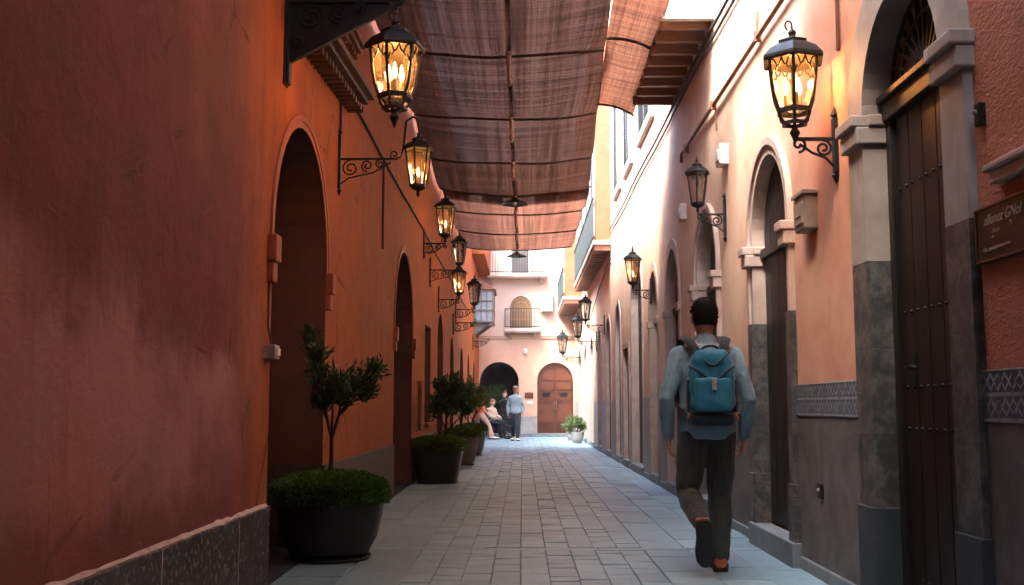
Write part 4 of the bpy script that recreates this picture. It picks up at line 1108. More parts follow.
# right lanterns
lantern_on_arm('big lit lantern on scrolled arm between arched door and big wooden door', mapR, 6.47, 2.77, .26, .98, True, 2.56, 2.90, True, 9, 6)
lantern_on_arm('unlit lantern with clear panes on salmon wall beside the second arched door', mapR, 10.06, 2.95, .27, .66, False, 2.74, 3.10)
lantern_on_arm('lit amber lantern on salmon wall in front of the tall orange niche', mapR, 15.95, 2.86, .28, .78, True, 2.7, 3.0, energy=4)
lantern_on_arm('unlit grey lantern nearest of the far group on right wall', mapR, 25.0, 3.02, .46, .9, False, 2.85, 3.2)
lantern_on_arm('unlit grey lantern middle of the far group on right wall', mapR, 27.7, 2.80, .50, .9, False, 2.6, 3.0)
lantern_on_arm('unlit grey lantern farthest on right wall beside the red brown door', mapR, 35.0, 2.72, .62, 1.1, False, 2.5, 2.95)

# ---------------------------------------------------------------- planting
def leaf(q, p, d, l, w_, up):
    d = d.normalized(); s = d.cross(up); s = s.normalized() if s.length > 1e-4 else d.orthogonal().normalized()
    nn = s.cross(d).normalized()
    a = p; b = p + d * l * .5 + s * w_ * .5 + nn * w_ * .12; c = p + d * l - nn * l * .1; e = p + d * l * .5 - s * w_ * .5 + nn * w_ * .12
    q.add([a, b, c, e], [(0, 1, 2), (0, 2, 3)])
def rv(r_): 
    while True:
        v = Vector((r_.uniform(-1, 1), r_.uniform(-1, 1), r_.uniform(-1, 1)))
        if .05 < v.length < 1: return v
def boxwood(label, x, y, z, rx, ry, h, n, mat, seed, sq=2.0, l=.032):
    r_ = random.Random(seed); q = MB()
    t = thing('boxwood', label, 'boxwood', (x, y, z), 'boxwood cushions in the planters')
    core = MB(); rings = []
    def sup(a, e): c, s_ = math.cos(a), math.sin(a); return (abs(c) ** (2 / e) * (1 if c > 0 else -1), abs(s_) ** (2 / e) * (1 if s_ > 0 else -1))
    for zz, k in ((-.05, .86), (.25, .93), (.6, .86), (.82, .66), (.92, .3)):
        rings.append([(x + rx * k * sup(2 * math.pi * i / 24, sq)[0], y + ry * k * sup(2 * math.pi * i / 24, sq)[1], z + h * zz) for i in range(24)])
    core.loft(rings); core.build('stems', M['soil'], t, smooth=180)
    for i in range(n):
        a = r_.uniform(0, 2 * math.pi); u = r_.random() ** .55
        sx, sy = sup(a, sq)
        lump = 1 + .16 * mnoise.noise(Vector((x * 3 + sx * 2.2, y + sy * 2.2, seed)))
        if r_.random() < .45:
            zz = r_.uniform(-.12, .75); k = 1.0 - .18 * max(0, zz) ** 2; p = Vector((x + rx * sx * k * lump, y + ry * sy * k * lump, z + h * zz)); out = Vector((sx, sy, .35))
        else:
            zz = (1 - u ** 3.2 * .5) * lump; p = Vector((x + rx * sx * u, y + ry * sy * u, z + h * zz)); out = Vector((sx * u, sy * u, .9))
        p += rv(r_) * .02
        leaf(q, p, (out + rv(r_) * .8), l * r_.uniform(.7, 1.3), l * .55, rv(r_))
    q.build('leaves', mat, t); return t
def tree(label, x, y, z, trunk, branches, n, mat, seed, r=.16, l=.085, tr=.022, name='potted_tree', cat='tree'):
    r_ = random.Random(seed); t = thing(name, label, cat, (x, y, z), 'small trees in the planters')
    q = MB(); base = Vector((x, y, z)); pts = [base + Vector(p) for p in trunk]
    q.tube(pts, [tr * (1.15 - .5 * i / (len(pts) - 1)) for i in range(len(pts))], 8)
    tips = []
    for (k, dst, rad) in branches:
        a = pts[k]; b = base + Vector(dst); mid = a.lerp(b, .5) + rv(r_) * .04
        q.tube([a, mid, b], [tr * .55, tr * .4, tr * .15], 6)
        for j in range(7):
            e = b + rv(r_) * rad; s_ = mid.lerp(b, r_.random()); q.tube([s_, s_.lerp(e, .5) + rv(r_) * .015, e], [tr * .22, tr * .15, tr * .06], 4); tips.append((e, s_, rad))
    q.build('trunk', M['bark'], t, smooth=60)
    q = MB(); per = n // max(1, len(tips))
    for e, s_, rad in tips:
        dr_ = (e - s_)
        dr_ = dr_.normalized() if dr_.length > 1e-4 else Vector((0, 0, 1))
        for i in range(per):
            u = r_.random(); p = s_.lerp(e, .25 + .8 * u) + rv(r_) * rad * .42
            leaf(q, p, dr_ * .7 + rv(r_) * 1.0 + Vector((0, 0, .25)), l * r_.uniform(.6, 1.25), l * .34, rv(r_))
    q.build('crown', mat, t); return t
def pot_round(label, x, y, rt, h, mat, sx=1.0):
    t = thing('planter', label, 'planter', (x, y, 0), 'planters along the alley')
    q = MB(); q.lathe([(rt * .60, .035), (rt * .74, .06), (rt * .88, h * .35), (rt * .98, h * .7), (rt, h * .92), (rt * 1.03, h * .95), (rt * 1.03, h), (rt * .93, h), (rt * .90, h * .85)], 36, (x, y, 0)); q.build('bowl', mat, t, smooth=35)
    q = MB(); q.lathe([(rt * .70, .0), (rt * .76, .012), (rt * .78, .034), (rt * .70, .034)], 36, (x, y, 0)); q.build('saucer', mat, t, smooth=40)
    q = MB(); q.lathe([(.01, h * .86), (rt * .91, h * .86), (rt * .91, h * .845)], 36, (x, y, 0)); q.build('soil', M['soil'], t)
    return t
def pot_square(label, x, y, w0, w1, h, mat):
    t = thing('planter', label, 'planter', (x, y, 0), 'planters along the alley')
    def ring(w_, z):
        out = []
        for i in range(32):
            a = 2 * math.pi * i / 32 + math.pi / 32; c, s_ = math.cos(a), math.sin(a); e = .38
            out.append((x + w_ / 2 * abs(c) ** e * (1 if c > 0 else -1), y + w_ / 2 * abs(s_) ** e * (1 if s_ > 0 else -1), z))
        return out
    q = MB(); q.loft([ring(w0, .03), ring(w0 * 1.02, .05), ring((w0 + w1) * .51, h * .5), ring(w1, h * .95), ring(w1 * 1.04, h * .96), ring(w1 * 1.04, h), ring(w1 * .94, h), ring(w1 * .9, h * .86)]); q.build('bowl', mat, t, smooth=35)
    q = MB(); q.loft([ring(w0 * .96, 0), ring(w0 * 1.06, .01), ring(w0 * 1.06, .03), ring(w0 * .9, .03)]); q.build('saucer', mat, t, smooth=40)
    q = MB(); q.loft([ring(w1 * .92, h * .85), ring(w1 * .92, h * .86)]); q.build('soil', M['soil'], t)
    return t
P1 = (-1.42, 7.95)
pot_round('large round charcoal planter in the mouth of the first terracotta arch', *P1, .395, .47, M['pot'])
boxwood('dark green boxwood cushion filling the large round planter', *P1, .44, .41, .41, .17, 9000, M['box'], 3)
tree('small tree with lopsided crown rising from the large round planter', *P1, .42, [(-.02, .02, 0), (0, .02, .3), (.0, .0, .46), (.05, .0, .62)],
     [(2, (-.12, 0, .86), .11), (2, (-.15, .03, 1.05), .09), (2, (-.17, .02, 1.22), .075), (2, (-.02, .03, .92), .11), (3, (.10, 0, .93), .12), (3, (.22, .02, .90), .11), (3, (.33, .0, .98), .07), (3, (.12, -.05, .78), .11), (3, (.25, .04, .80), .08), (3, (.03, .03, .74), .09), (2, (-.08, .02, .72), .06)], 1500, M['leaf'], 5, l=.07, tr=.017)
P2 = (-1.24, 15.75)
pot_square('square charcoal planter in front of the second terracotta arch', *P2, .56, .76, .52, M['pot'])
boxwood('boxwood cushion on the square charcoal planter', *P2, .50, .40, .40, .16, 7000, M['box2'], 8, 3.2)
tree('dark bushy tree in the square charcoal planter', P2[0] + .1, P2[1], .5, [(0, 0, 0), (.02, 0, .25), (.02, 0, .42), (.03, 0, .58)],
     [(1, (-.12, 0, .62), .16), (2, (.0, .05, .80), .17), (2, (.22, 0, .72), .17), (3, (.12, -.05, .95), .15), (3, (-.08, 0, .98), .12), (1, (.28, .05, .55), .12)], 1600, M['leaf'], 12, l=.09)
P3 = (-1.16, 20.4)
pot_round('tapered brown pot behind the square planter', *P3, .33, .58, M['pot2'])
boxwood('boxwood cushion on the tapered brown pot', *P3, .55, .36, .36, .14, 4500, M['box2'], 15)
tree('airy tree in the tapered brown pot', P3[0] - .02, P3[1], .52, [(0, 0, 0), (.02, 0, .25), (.04, 0, .4), (.1, 0, .55)],
     [(1, (-.15, 0, .6), .18), (2, (.0, .05, .85), .2), (2, (.25, 0, .72), .18), (3, (.15, -.05, .98), .16)], 1400, M['leaf2'], 19, l=.10)
P4 = (-1.16, 24.4)
pot_round('farthest tapered brown pot in the row by terracotta wall', *P4, .33, .6, M['pot2'])
boxwood('pale boxwood cushion on the farthest pot of the row', *P4, .57, .36, .36, .14, 3500, M['box2'], 22)
tree('pale leaved tree in the farthest pot of the row', *P4, .55, [(0, 0, 0), (.03, 0, .25), (.1, 0, .4), (.2, 0, .5)],
     [(1, (-.1, 0, .55), .18), (2, (.1, .05, .8), .2), (3, (.18, 0, .70), .17), (3, (.14, -.05, .9), .16)], 1300, M['leaf2'], 25, l=.11)
for (x, y, rr, h, lab, labb, sd_) in ((1.66, 32.2, .2, .34, 'small grey pot standing before its twin at right wall', 'low flowering shrub in the nearer small grey pot', 31), (1.62, 34.6, .2, .36, 'small grey pot farthest along the right wall', 'low shrub in the farther small grey pot', 37)):
    pot_round(lab, x, y, rr, h, M['greyskirt'])
    tree(labb, x, y, h * .85, [(0, 0, 0), (0, 0, .1)], [(0, (-.15, 0, .28), .16), (1, (.12, .05, .3), .16), (1, (.0, -.1, .38), .16), (0, (.2, 0, .18), .12), (0, (-.22, 0, .15), .12)], 900, M['leaf2'], sd_, l=.09, name='potted_shrub', cat='shrub')
pot_round('dark pot inside the left arch of the end wall', -1.15, YE + 1.0, .3, .5, M['pot'])
tree('leafy tree standing in the shade of the end wall arch', -1.15, YE + 1.0, .45, [(0, 0, 0), (0, 0, .4), (0, 0, .7)], [(1, (-.25, 0, .9), .28), (2, (.2, 0, 1.0), .3), (2, (0, .1, 1.3), .28), (2, (.35, 0, 1.25), .25), (2, (-.3, 0, 1.2), .25)], 1500, M['leaf2'], 41, l=.13)

# ---------------------------------------------------------------- people
def ellring(c, u, v, n=20): return [Vector(c) + Vector(u) * math.cos(2 * math.pi * k / n) + Vector(v) * math.sin(2 * math.pi * k / n) for k in range(n)]
def fuse(o, voxel, smooth, disp=0.0, dscale=.12):
    r_ = o.modifiers.new('fuse', 'REMESH'); r_.mode = 'VOXEL'; r_.voxel_size = voxel; r_.use_smooth_shade = True
    if smooth:
        s_ = o.modifiers.new('smooth', 'SMOOTH'); s_.factor = .5; s_.iterations = smooth
    if disp:
        tx = bpy.data.textures.get('folds%.3f' % dscale) or bpy.data.textures.new('folds%.3f' % dscale, 'CLOUDS'); tx.noise_scale = dscale; tx.noise_depth = 2
        d = o.modifiers.new('folds', 'DISPLACE'); d.texture = tx; d.strength = disp; d.mid_level = .5; d.texture_coords = 'LOCAL'
    return o

def person(label, loc, rotz, J, W, voxel=.006, k=1.0, cap=False, longhair=False, strands=0, sleeve=1.0):
    """J: joints in metres (local, facing +Y). W: materials for skin, hair, top, legs, shoe, sole"""
    t = thing('person', label, 'person'); V = {n: Vector(p) for n, p in J.items()}
    pel, nek, hd = V['pelvis'], V['neck'], V['head']
    up = (nek - pel).normalized(); rt = (V['sh_r'] - V['sh_l']).normalized(); fw_ = up.cross(rt).normalized()
    L = (nek - pel).length
    def torso(q, g, f0, f1):
        prof = [(-.16, .135, .10), (-.06, .168, .122), (.08, .165, .118), (.28, .150, .108), (.48, .165, .112), (.68, .188, .12), (.82, .192, .112), (.90, .165, .095), (.96, .105, .075), (1.01, .066, .062), (1.05, .058, .06)]
        rings = [ellring(pel + up * L * f, rt * (a + g) * k, fw_ * (b + g) * k) for f, a, b in prof if f0 <= f <= f1]
        q.loft(rings)
    def limb(q, a, b, c, ra, rb, rc, g=0.0, f=1.0):
        a, b, c = V[a], V[b], V[c]; c = b.lerp(c, f)
        p1 = a.lerp(b, .35); p2 = a.lerp(b, .75); p3 = b.lerp(c, .3); p4 = b.lerp(c, .7)
        q.tube([a, p1, p2, b, p3, p4, c], [r0 * k + g for r0 in (ra, ra * .97, (ra + rb) / 2, rb, rb * 1.04, (rb + rc) / 2, rc)], 14, round_=True)
    # --- body
    q = MB(); torso(q, 0, -1, 2)
    q.tube([nek - up * .04, nek + (hd - nek) * .55], [.062 * k, .054 * k], 12, round_=True)
    hf = V.get('look', fw_).normalized(); hu = (hd - nek).normalized(); hr = hf.cross(hu).normalized(); hf = hu.cross(hr).normalized()
    RT = Matrix((hr, hf, hu)).transposed()
    q.ball(hd, (.081 * k, .096 * k, .115 * k), 18, 12, RT); q.ball(hd + hf * .022 * k - hu * .06 * k, (.062 * k, .066 * k, .06 * k), 14, 9, RT)
    q.ball(hd + hf * .098 * k - hu * .018 * k, (.013 * k, .017 * k, .02 * k), 8, 6, RT)
    q.tube([hd + hf * .092 * k + hu * .02 * k, hd + hf * .102 * k - hu * .02 * k], [.008 * k, .013 * k], 8, round_=True)
    q.tube([hd + hf * .084 * k - hu * .06 * k - hr * .022 * k, hd + hf * .088 * k - hu * .06 * k, hd + hf * .084 * k - hu * .06 * k + hr * .022 * k], .008 * k, 8, round_=True)
    for s in (-1, 1): q.ball(hd + hr * s * .083 * k - hf * .005 * k - hu * .012 * k, (.011 * k, .02 * k, .032 * k), 10, 7, RT)
    for sd_ in ('l', 'r'):
        limb(q, 'sh_' + sd_, 'el_' + sd_, 'wr_' + sd_, .047, .036, .025)
        limb(q, 'hip_' + sd_, 'kn_' + sd_, 'an_' + sd_, .078, .05, .036)
        s = -1 if sd_ == 'l' else 1
        wr, el = V['wr_' + sd_], V['el_' + sd_]; d = (wr - el).normalized(); d = (d + Vector((0, 0, -.25)) * (1 if d.z < 0 else 0)).normalized()
        inn = rt * -s; inn = (inn - d * inn.dot(d)).normalized(); fr = d.cross(inn) * (1 if (d.cross(inn)).dot(fw_) > 0 else -1)
        pc = wr + d * .05 * k
        RH = Matrix((inn, fr, d)).transposed()
        q.ball(pc, (.016 * k, .042 * k, .055 * k), 12, 8, RH)
        for j, ln in enumerate((.070, .080, .075, .058)):
            b0 = wr + d * .085 * k + fr * (.032 - .0215 * j) * k
            b1 = b0 + (d + inn * .25 + fr * .05 * (1.5 - j)).normalized() * ln * .45 * k; b2 = b1 + (d * .8 + inn * .7).normalized() * ln * .32 * k; b3 = b2 + (d * .4 + inn).normalized() * ln * .25 * k
            q.tube([wr + d * .05 * k + fr * (.024 - .016 * j) * k, b0, b1, b2, b3], [.010 * k, .0095 * k, .009 * k, .0082 * k, .007 * k], 8, round_=True)
        b0 = wr + d * .03 * k + fr * .03 * k
        q.tube([b0, b0 + (d * .5 + fr * .8 + inn * .3) * .032 * k, b0 + (d * 1.25 + fr * 1.1 + inn * .55) * .045 * k], [.013 * k, .011 * k, .008 * k], 8, round_=True)
        an, to = V['an_' + sd_], V['to_' + sd_]
        q.tube([an, an.lerp(to, .5), to], [.036 * k, .038 * k, .03 * k], 10, round_=True)
    body = fuse(q.build('body', W['skin'], t, smooth=180), voxel, 3)
    # --- hair / cap
    q = MB(); q.ball(hd - hf * .012 * k + hu * .014 * k, (.0905 * k, .105 * k, .122 * k), 20, 14, RT)
    keep = MB(); st_ = MB()
    for f in q.f:
        c = sum((Vector(q.v[i]) for i in f), Vector()) / len(f) - hd
        a, b = c.dot(hu) / k, c.dot(hf) / k
        if b > .045 and a < .055: continue
        if a < -.055 and not longhair: continue
        if a < -.02 and b > .0: continue
        if abs(c.dot(hr)) / k > .06 and a < .028 and b > -.035: continue
        keep.add([q.v[i] for i in f], [tuple(range(len(f)))])
        if strands:
            for _ in range(strands):
                w_ = [rnd.random() for _ in f]; sw = sum(w_); p = sum((Vector(q.v[i]) * (wi / sw) for i, wi in zip(f, w_)), Vector())
                nn = (p - hd).normalized(); dn_ = (-hu * .9 - hf * .3 + nn * .55 + rv(rnd) * .5).normalized()
                leaf(st_, p - nn * .004, dn_, rnd.uniform(.014, .03), .0035, rv(rnd))
    if longhair:
        for j in range(9):
            an_ = math.pi * (1.05 + .9 * j / 8); o_ = hr * math.cos(an_) * .07 * k + hf * math.sin(an_) * .075 * k
            keep.tube([hd + o_ + hu * .03 * k, hd + o_ * 1.15 - hu * .08 * k, hd + o_ * 1.1 - hu * .2 * k], [.026 * k, .03 * k, .014 * k], 8)
    ho = keep.build('hair', W['hair'], t, smooth=180)
    so_ = ho.modifiers.new('weld', 'WELD'); so_.merge_threshold = .002
    if strands: st_.build('hair_strands', W['hair'], t)
    sm_ = ho.modifiers.new('thick', 'SOLIDIFY'); sm_.thickness = .014 * k; sm_.offset = -1
    if cap:
        q = MB(); q.ball(hd + hu * .075 * k + hf * .01 * k, (.092 * k, .115 * k, .055 * k), 18, 9, RT); q.ball(hd + hu * .055 * k + hf * .115 * k, (.065 * k, .05 * k, .012 * k), 14, 6, RT)
        q.build('cap', M['cap'], t, smooth=180)
    # eyes
    for s in (-1, 1):
        q = MB(); q.ball(hd + hf * .083 * k + hr * s * .03 * k + hu * .008 * k, .011 * k, 8, 6); q.build('eye', M['iron'], t, smooth=180)
    # --- clothes
    q = MB(); torso(q, .024, -.2 if not W.get('tuck') else 0, .97)
    q.tube([pel + up * L * .93, pel + up * L * 1.085 + fw_ * .008], [.088 * k, .066 * k], 14)
    for sd_ in ('l', 'r'): limb(q, 'sh_' + sd_, 'el_' + sd_, 'wr_' + sd_, .056, .048, .036, .004, sleeve)
    for sd_ in ('l', 'r'):
        q.ball(V['sh_' + sd_] - rt * .02 * (1 if sd_ == 'r' else -1) * k, .066 * k, 12, 8)
    fuse(q.build('shirt', W['top'], t, smooth=180), max(.009, voxel), 4, .020 * k, .085)
    q = MB()
    rings = [ellring(pel + up * L * f, rt * a * k, fw_ * b * k) for f, a, b in ((-.13, .150, .118), (-.02, .178, .134), (.10, .172, .128), (.14, .165, .122))]
    q.loft(rings)
    for sd_ in ('l', 'r'):
        limb(q, 'hip_' + sd_, 'kn_' + sd_, 'an_' + sd_, .103, .078, .062, .0, .95)
    fuse(q.build('trousers', W['legs'], t, smooth=180), max(.009, voxel), 4, .024 * k, .13)
    for sd_ in ('l', 'r'):
        an, to = V['an_' + sd_], V['to_' + sd_]; d = (to - an)
        dn = V.get('sole_' + sd_, Vector((0, 0, -1))).normalized()
        ft = (d - dn * d.dot(dn)).normalized(); sd2 = ft.cross(dn)
        drop = max(.06 * k, d.dot(dn))
        heel = an - ft * .055 * k + dn * drop; tip = heel + ft * .31 * k
        q = MB(); rings = []; rs = []
        for u, wv, hh in ((-.01, .02, .03), (.02, .034, .075), (.2, .038, .085), (.42, .038, .062), (.68, .048, .05), (.88, .044, .04), (.98, .022, .026)):
            c = heel.lerp(tip, u)
            rings.append([c + sd2 * wv * 1.22 * k * cc + (-dn) * hh * k * .5 * (1 + ss_ * 1.0) for cc, ss_ in [(math.cos(2 * math.pi * i / 14), math.sin(2 * math.pi * i / 14)) for i in range(14)]])
            rs.append([c + sd2 * (wv + .005) * k * cc + dn * .004 * k * 1 + dn * .022 * k * (.5 - .5 * ss_) * 0 for cc, ss_ in [(1, 0)]][0])
        q.loft(rings); sh = q.build('shoe', W['shoe'], t, smooth=60)
        q = MB(); prof = [(-.03, .012), (0, .034), (.06, .040), (.2, .041), (.42, .038), (.68, .051), (.88, .046), (.98, .028), (1.02, .01)]
        lft = [heel.lerp(tip, u) + sd2 * wv * 1.22 * k for u, wv in prof]; rgt = [heel.lerp(tip, u) - sd2 * wv * 1.22 * k for u, wv in prof][::-1]
        lp = lft + rgt; q.loft([[p + dn * .022 * k for p in lp], [p - dn * .006 * k for p in lp]]); q.build('sole', W['sole'], sh, smooth=30)
    t.location = loc; t.rotation_euler = (0, 0, rotz)
    return t

# the walking man with the backpack
MX, MY = 1.27, 7.35
JM = dict(pelvis=(0, 0, .985), neck=(0, .02, 1.56), head=(.0, .035, 1.735), sh_l=(-.195, .0, 1.465), sh_r=(.195, .0, 1.465),
          el_l=(-.285, -.07, 1.17), wr_l=(-.262, .03, .915), el_r=(.285, -.03, 1.17), wr_r=(.268, .09, .915),
          hip_l=(-.095, .0, .93), kn_l=(-.125, .07, .53), an_l=(-.085, -.23, .345), to_l=(-.065, -.16, .145),
          hip_r=(.095, 0, .93), kn_r=(.095, .11, .51), an_r=(.085, .07, .085), to_r=(.105, .22, .03), sole_l=(0, -.90, -.34), sole_r=(0, 0, -1))
WM = dict(skin=M['skin'], hair=M['hair'], top=M['shirt'], legs=M['trousers'], shoe=M['shoe'], sole=M['sole'])
person('man in blue grey shirt and dark trousers walking away with backpack', (MX, MY, 0), 0, JM, WM, .0055, 1.04, strands=34)
# backpack
bp = thing('backpack', 'teal backpack with navy base worn by the walking man', 'backpack', (MX, MY - .13, 1.0))
def sring(cx, cy_, z, w_, d_, e=.5, n=28):
    out = []
    for i in range(n):
        a = 2 * math.pi * i / n; c, s_ = math.cos(a), math.sin(a)
        out.append((cx + w_ / 2 * abs(c) ** e * (1 if c > 0 else -1), cy_ + d_ / 2 * abs(s_) ** e * (1 if s_ > 0 else -1), z))
    return out
def soften(o, amt, sc=.09):
    b_ = o.modifiers.new('sub', 'SUBSURF'); b_.levels = 3; b_.render_levels = 3
    tx = bpy.data.textures.get('sag') or bpy.data.textures.new('sag', 'CLOUDS'); tx.noise_scale = sc; tx.noise_depth = 1
    d = o.modifiers.new('sag', 'DISPLACE'); d.texture = tx; d.strength = amt; d.mid_level = .5
    return o
bx, by = MX - .005, MY - .215
q = MB(); q.loft([sring(bx, by, z, w_, d_) for z, w_, d_ in ((1.075, .305, .165), (1.15, .312, .175), (1.27, .31, .175), (1.38, .296, .16), (1.45, .27, .14), (1.485, .22, .11), (1.497, .12, .06))]); soften(q.build('body', M['teal'], bp, smooth=180), .022)
q = MB(); q.loft([sring(bx, by, z, w_, d_) for z, w_, d_ in ((.985, .20, .10), (.995, .285, .15), (1.02, .306, .168), (1.073, .308, .17))]); soften(q.build('base', M['tealdk'], bp, smooth=180), .012)
q = MB(); q.loft([sring(bx, by - .085, z, w_, d_, .6) for z, w_, d_ in ((1.08, .225, .05), (1.10, .24, .07), (1.2, .245, .075), (1.28, .24, .06), (1.31, .225, .035))]); soften(q.build('pocket', M['teal'], bp, smooth=180), .016)
q = MB()
for k in range(2):
    zc = (1.325, 1.415)[k]; dw = (.15, .12)[k]; yb = (-.093, -.078)[k]
    q.tube([(bx + u * dw, by + yb + .05 * abs(u) ** 3, zc + .022 * (u * u) * 1.4 - .028 * math.cos(u * 3.1)) for u in [-1 + .1 * i for i in range(21)]], .008, 6)
q.build('zip', M['tealdk'], bp, smooth=60)
for s in (-1, 1):
    q = MB(); q.loft([sring(bx + s * .152, by + .0, z, .035, .11, .7, 16) for z in (1.08, 1.16, 1.25, 1.29)]); q.build('side_pocket', M['tealdk'], bp, smooth=50)
    q = MB(); q.tube([(bx + s * .148, by - .045, 1.085), (bx + s * .155, by - .05, 1.06), (bx + s * .165, by - .045, 1.04)], .006, 6); q.build('pull_cord', M['zip'], bp)
    q = MB(); ps = [(bx + s * .075, by + .05, 1.475), (bx + s * .105, by + .075, 1.525), (bx + s * .135, by + .135, 1.575), (bx + s * .15, by + .235, 1.585), (bx + s * .155, by + .335, 1.50), (bx + s * .16, by + .36, 1.36), (bx + s * .185, by + .33, 1.2), (bx + s * .20, by + .2, 1.12), (bx + s * .16, by + .06, 1.09)]
    pv_ = [Vector(p) for p in ps]
    for a, b in zip(pv_, pv_[1:]): pass
    fine = []
    for i in range(len(pv_) - 1):
        p0 = pv_[max(0, i - 1)]; p1 = pv_[i]; p2 = pv_[i + 1]; p3 = pv_[min(len(pv_) - 1, i + 2)]
        for u in (0, .25, .5, .75):
            fine.append(.5 * ((2 * p1) + (p2 - p0) * u + (2 * p0 - 5 * p1 + 4 * p2 - p3) * u * u + (3 * p1 - p0 - 3 * p2 + p3) * u ** 3))
    fine.append(pv_[-1])
    q.tube(fine, .03, 10, sq=(1.0, .28), ref=(1, 0, 0)); q.build('shoulder_strap', M['strap'], bp, smooth=50)
q = MB(); q.tube([(bx + .06 * math.cos(a), by - .005, 1.487 + .035 * math.sin(a)) for a in [math.pi * i / 12 for i in range(13)]], .009, 8); q.build('handle', M['strap'], bp, smooth=60)
q = MB(); q.box(bx - .016, bx + .016, by - .1335, by - .126, 1.225, 1.30); q.build('tag', M['tagm'], bp, bevel=.003)

# distant man walking towards us
JF = dict(pelvis=(0, 0, .95), neck=(0, 0, 1.48), head=(.0, .015, 1.645), sh_l=(-.172, 0, 1.375), sh_r=(.172, 0, 1.375), el_l=(-.25, -.03, 1.12), wr_l=(-.25, .05, .88), el_r=(.25, -.04, 1.12), wr_r=(.255, .02, .88),
          hip_l=(-.09, 0, .90), kn_l=(-.085, .20, .50), an_l=(-.07, .30, .10), to_l=(-.08, .43, .05), hip_r=(.09, 0, .90), kn_r=(.085, .03, .48), an_r=(.08, -.30, .16), to_r=(.09, -.18, .04), sole_l=(0, .0, -1), sole_r=(0, -.1, -1))
WF = dict(skin=M['skin'], hair=M['hair'], top=M['paleblue'], legs=M['denim'], shoe=M['box_white'], sole=M['sole'])
person('man in flat cap and pale blue jacket walking towards the camera', (-.21, 34.4, 0), math.pi, JF, WF, .012, 1.0, cap=True)
# woman leaning at the left wall, facing +X
JW = dict(pelvis=(0, 0, .90), neck=(0, -.02, 1.40), head=(.0, .03, 1.555), sh_l=(-.165, -.02, 1.33), sh_r=(.165, -.02, 1.33), el_l=(-.2, .08, 1.08), wr_l=(-.15, .28, .98), el_r=(.2, .10, 1.07), wr_r=(.16, .26, .88),
          hip_l=(-.085, .02, .86), kn_l=(-.08, .26, .50), an_l=(-.07, .42, .09), to_l=(-.08, .56, .03), hip_r=(.085, .02, .86), kn_r=(.09, .30, .5), an_r=(.09, .36, .09), to_r=(.1, .5, .03))
WW = dict(skin=M['skin2'], hair=M['hair_blond'], top=M['orange'], legs=M['pink'], shoe=M['box_white'], sole=M['sole'])
person('woman in orange top and pale pink trousers leaning beside the left wall', (-1.42, 36.2, 0), -math.pi / 2 - .15, JW, WW, .012, .98, longhair=True, sleeve=.3)
# seated woman
JS = dict(pelvis=(0, 0, .58), neck=(0, -.02, 1.08), head=(.0, .03, 1.24), sh_l=(-.165, -.01, 1.0), sh_r=(.165, -.01, 1.0), el_l=(-.21, .06, .78), wr_l=(-.12, .27, .72), el_r=(.21, .06, .78), wr_r=(.1, .27, .70),
          hip_l=(-.09, .03, .56), kn_l=(-.11, .46, .56), an_l=(-.10, .50, .12), to_l=(-.1, .64, .05), hip_r=(.09, .03, .56), kn_r=(.11, .46, .57), an_r=(.12, .46, .12), to_r=(.12, .6, .05))
WS = dict(skin=M['skin2'], hair=M['hair_blond'], top=M['cream'], legs=M['denim'], shoe=M['sole'], sole=M['sole'])
person('woman in cream top and dark trousers seated on the black bench', (-1.05, 37.2, .0), -2.2, JS, WS, .012, .98, longhair=True)
J3 = {n: (p[0], p[1], p[2]) for n, p in JF.items()}
for n in J3: J3[n] = (J3[n][0] * .92, J3[n][1] * .3, J3[n][2] * .93)
WB = dict(skin=M['skin2'], hair=M['hair_red'], top=M['black'], legs=M['black'], shoe=M['sole'], sole=M['sole'])
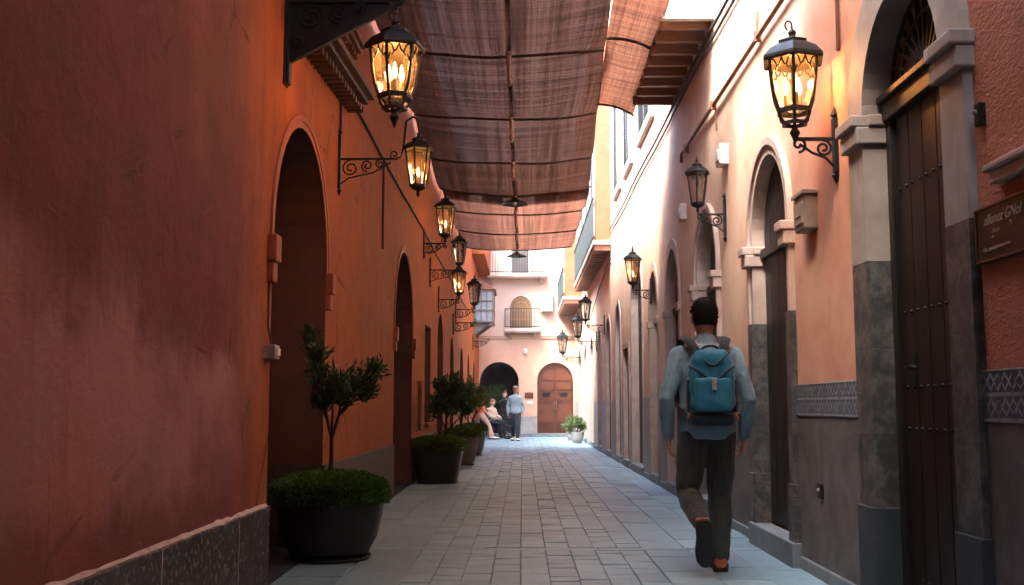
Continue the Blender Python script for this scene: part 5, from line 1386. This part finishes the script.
person('red haired person in black standing behind the man in the flat cap', (-.62, 38.4, 0), math.pi - .5, J3, WB, .012, .94, longhair=True)

# bench and bicycle near the end arch
bn = thing('bench', 'black metal bench under the seated woman by the end arch', 'bench', (-1.0, 37.3, 0))
q = MB()
for k in range(6): q.box(-1.5, -.45, 37.0 + k * .085, 37.06 + k * .085, .45, .475)
q.build('seat', M['iron'], bn, bevel=.004)
q = MB()
for k in range(5): q.box(-1.5, -.45, 37.53, 37.55, .55 + k * .085, .61 + k * .085)
q.build('backrest', M['iron'], bn, bevel=.004)
for x in (-1.45, -.5):
    for y in (37.03, 37.5):
        q = MB(); q.bar((x, y, 0), (x, y, .449), .035, .035); q.build('leg', M['iron'], bn)
bc = thing('bicycle', 'small wheeled black bicycle parked by the people at the end arch', 'bicycle', (-.95, 36.55, 0))
for x in (-1.42, -.50):
    q = MB(); c = Vector((x, 36.55, .225)); q.tube([c + Vector((.205 * math.cos(2 * math.pi * i / 28), 0, .205 * math.sin(2 * math.pi * i / 28))) for i in range(29)], .03, 8); wh = q.build('wheel', M['tyre'], bc, smooth=60)
    q = MB()
    for i in range(12):
        a = 2 * math.pi * i / 12; q.tube([c, c + Vector((.2 * math.cos(a), 0, .2 * math.sin(a)))], .003, 4)
    q.tube([c + Vector((0, -.05, 0)), c + Vector((0, .05, 0))], .02, 8); q.build('spokes', M['railgrey'], wh)
q = MB()
for a, b in (((-1.42, .225), (-1.0, .26)), ((-1.0, .26), (-.62, .52)), ((-1.42, .225), (-1.12, .56)), ((-1.0, .26), (-1.15, .66)), ((-1.12, .56), (-.62, .52)), ((-.50, .225), (-.64, .80))):
    q.tube([(a[0], 36.55, a[1]), (b[0], 36.55, b[1])], .018, 8)
q.build('frame', M['iron'], bc, smooth=60)
q = MB(); q.tube([(-.68, 36.32, .84), (-.64, 36.45, .80), (-.64, 36.65, .80), (-.68, 36.78, .84)], .013, 8); q.build('handlebar', M['iron'], bc, smooth=60)
q = MB(); q.ball((-1.17, 36.55, .69), (.12, .06, .03), 12, 7); q.build('saddle', M['tyre'], bc, smooth=180)
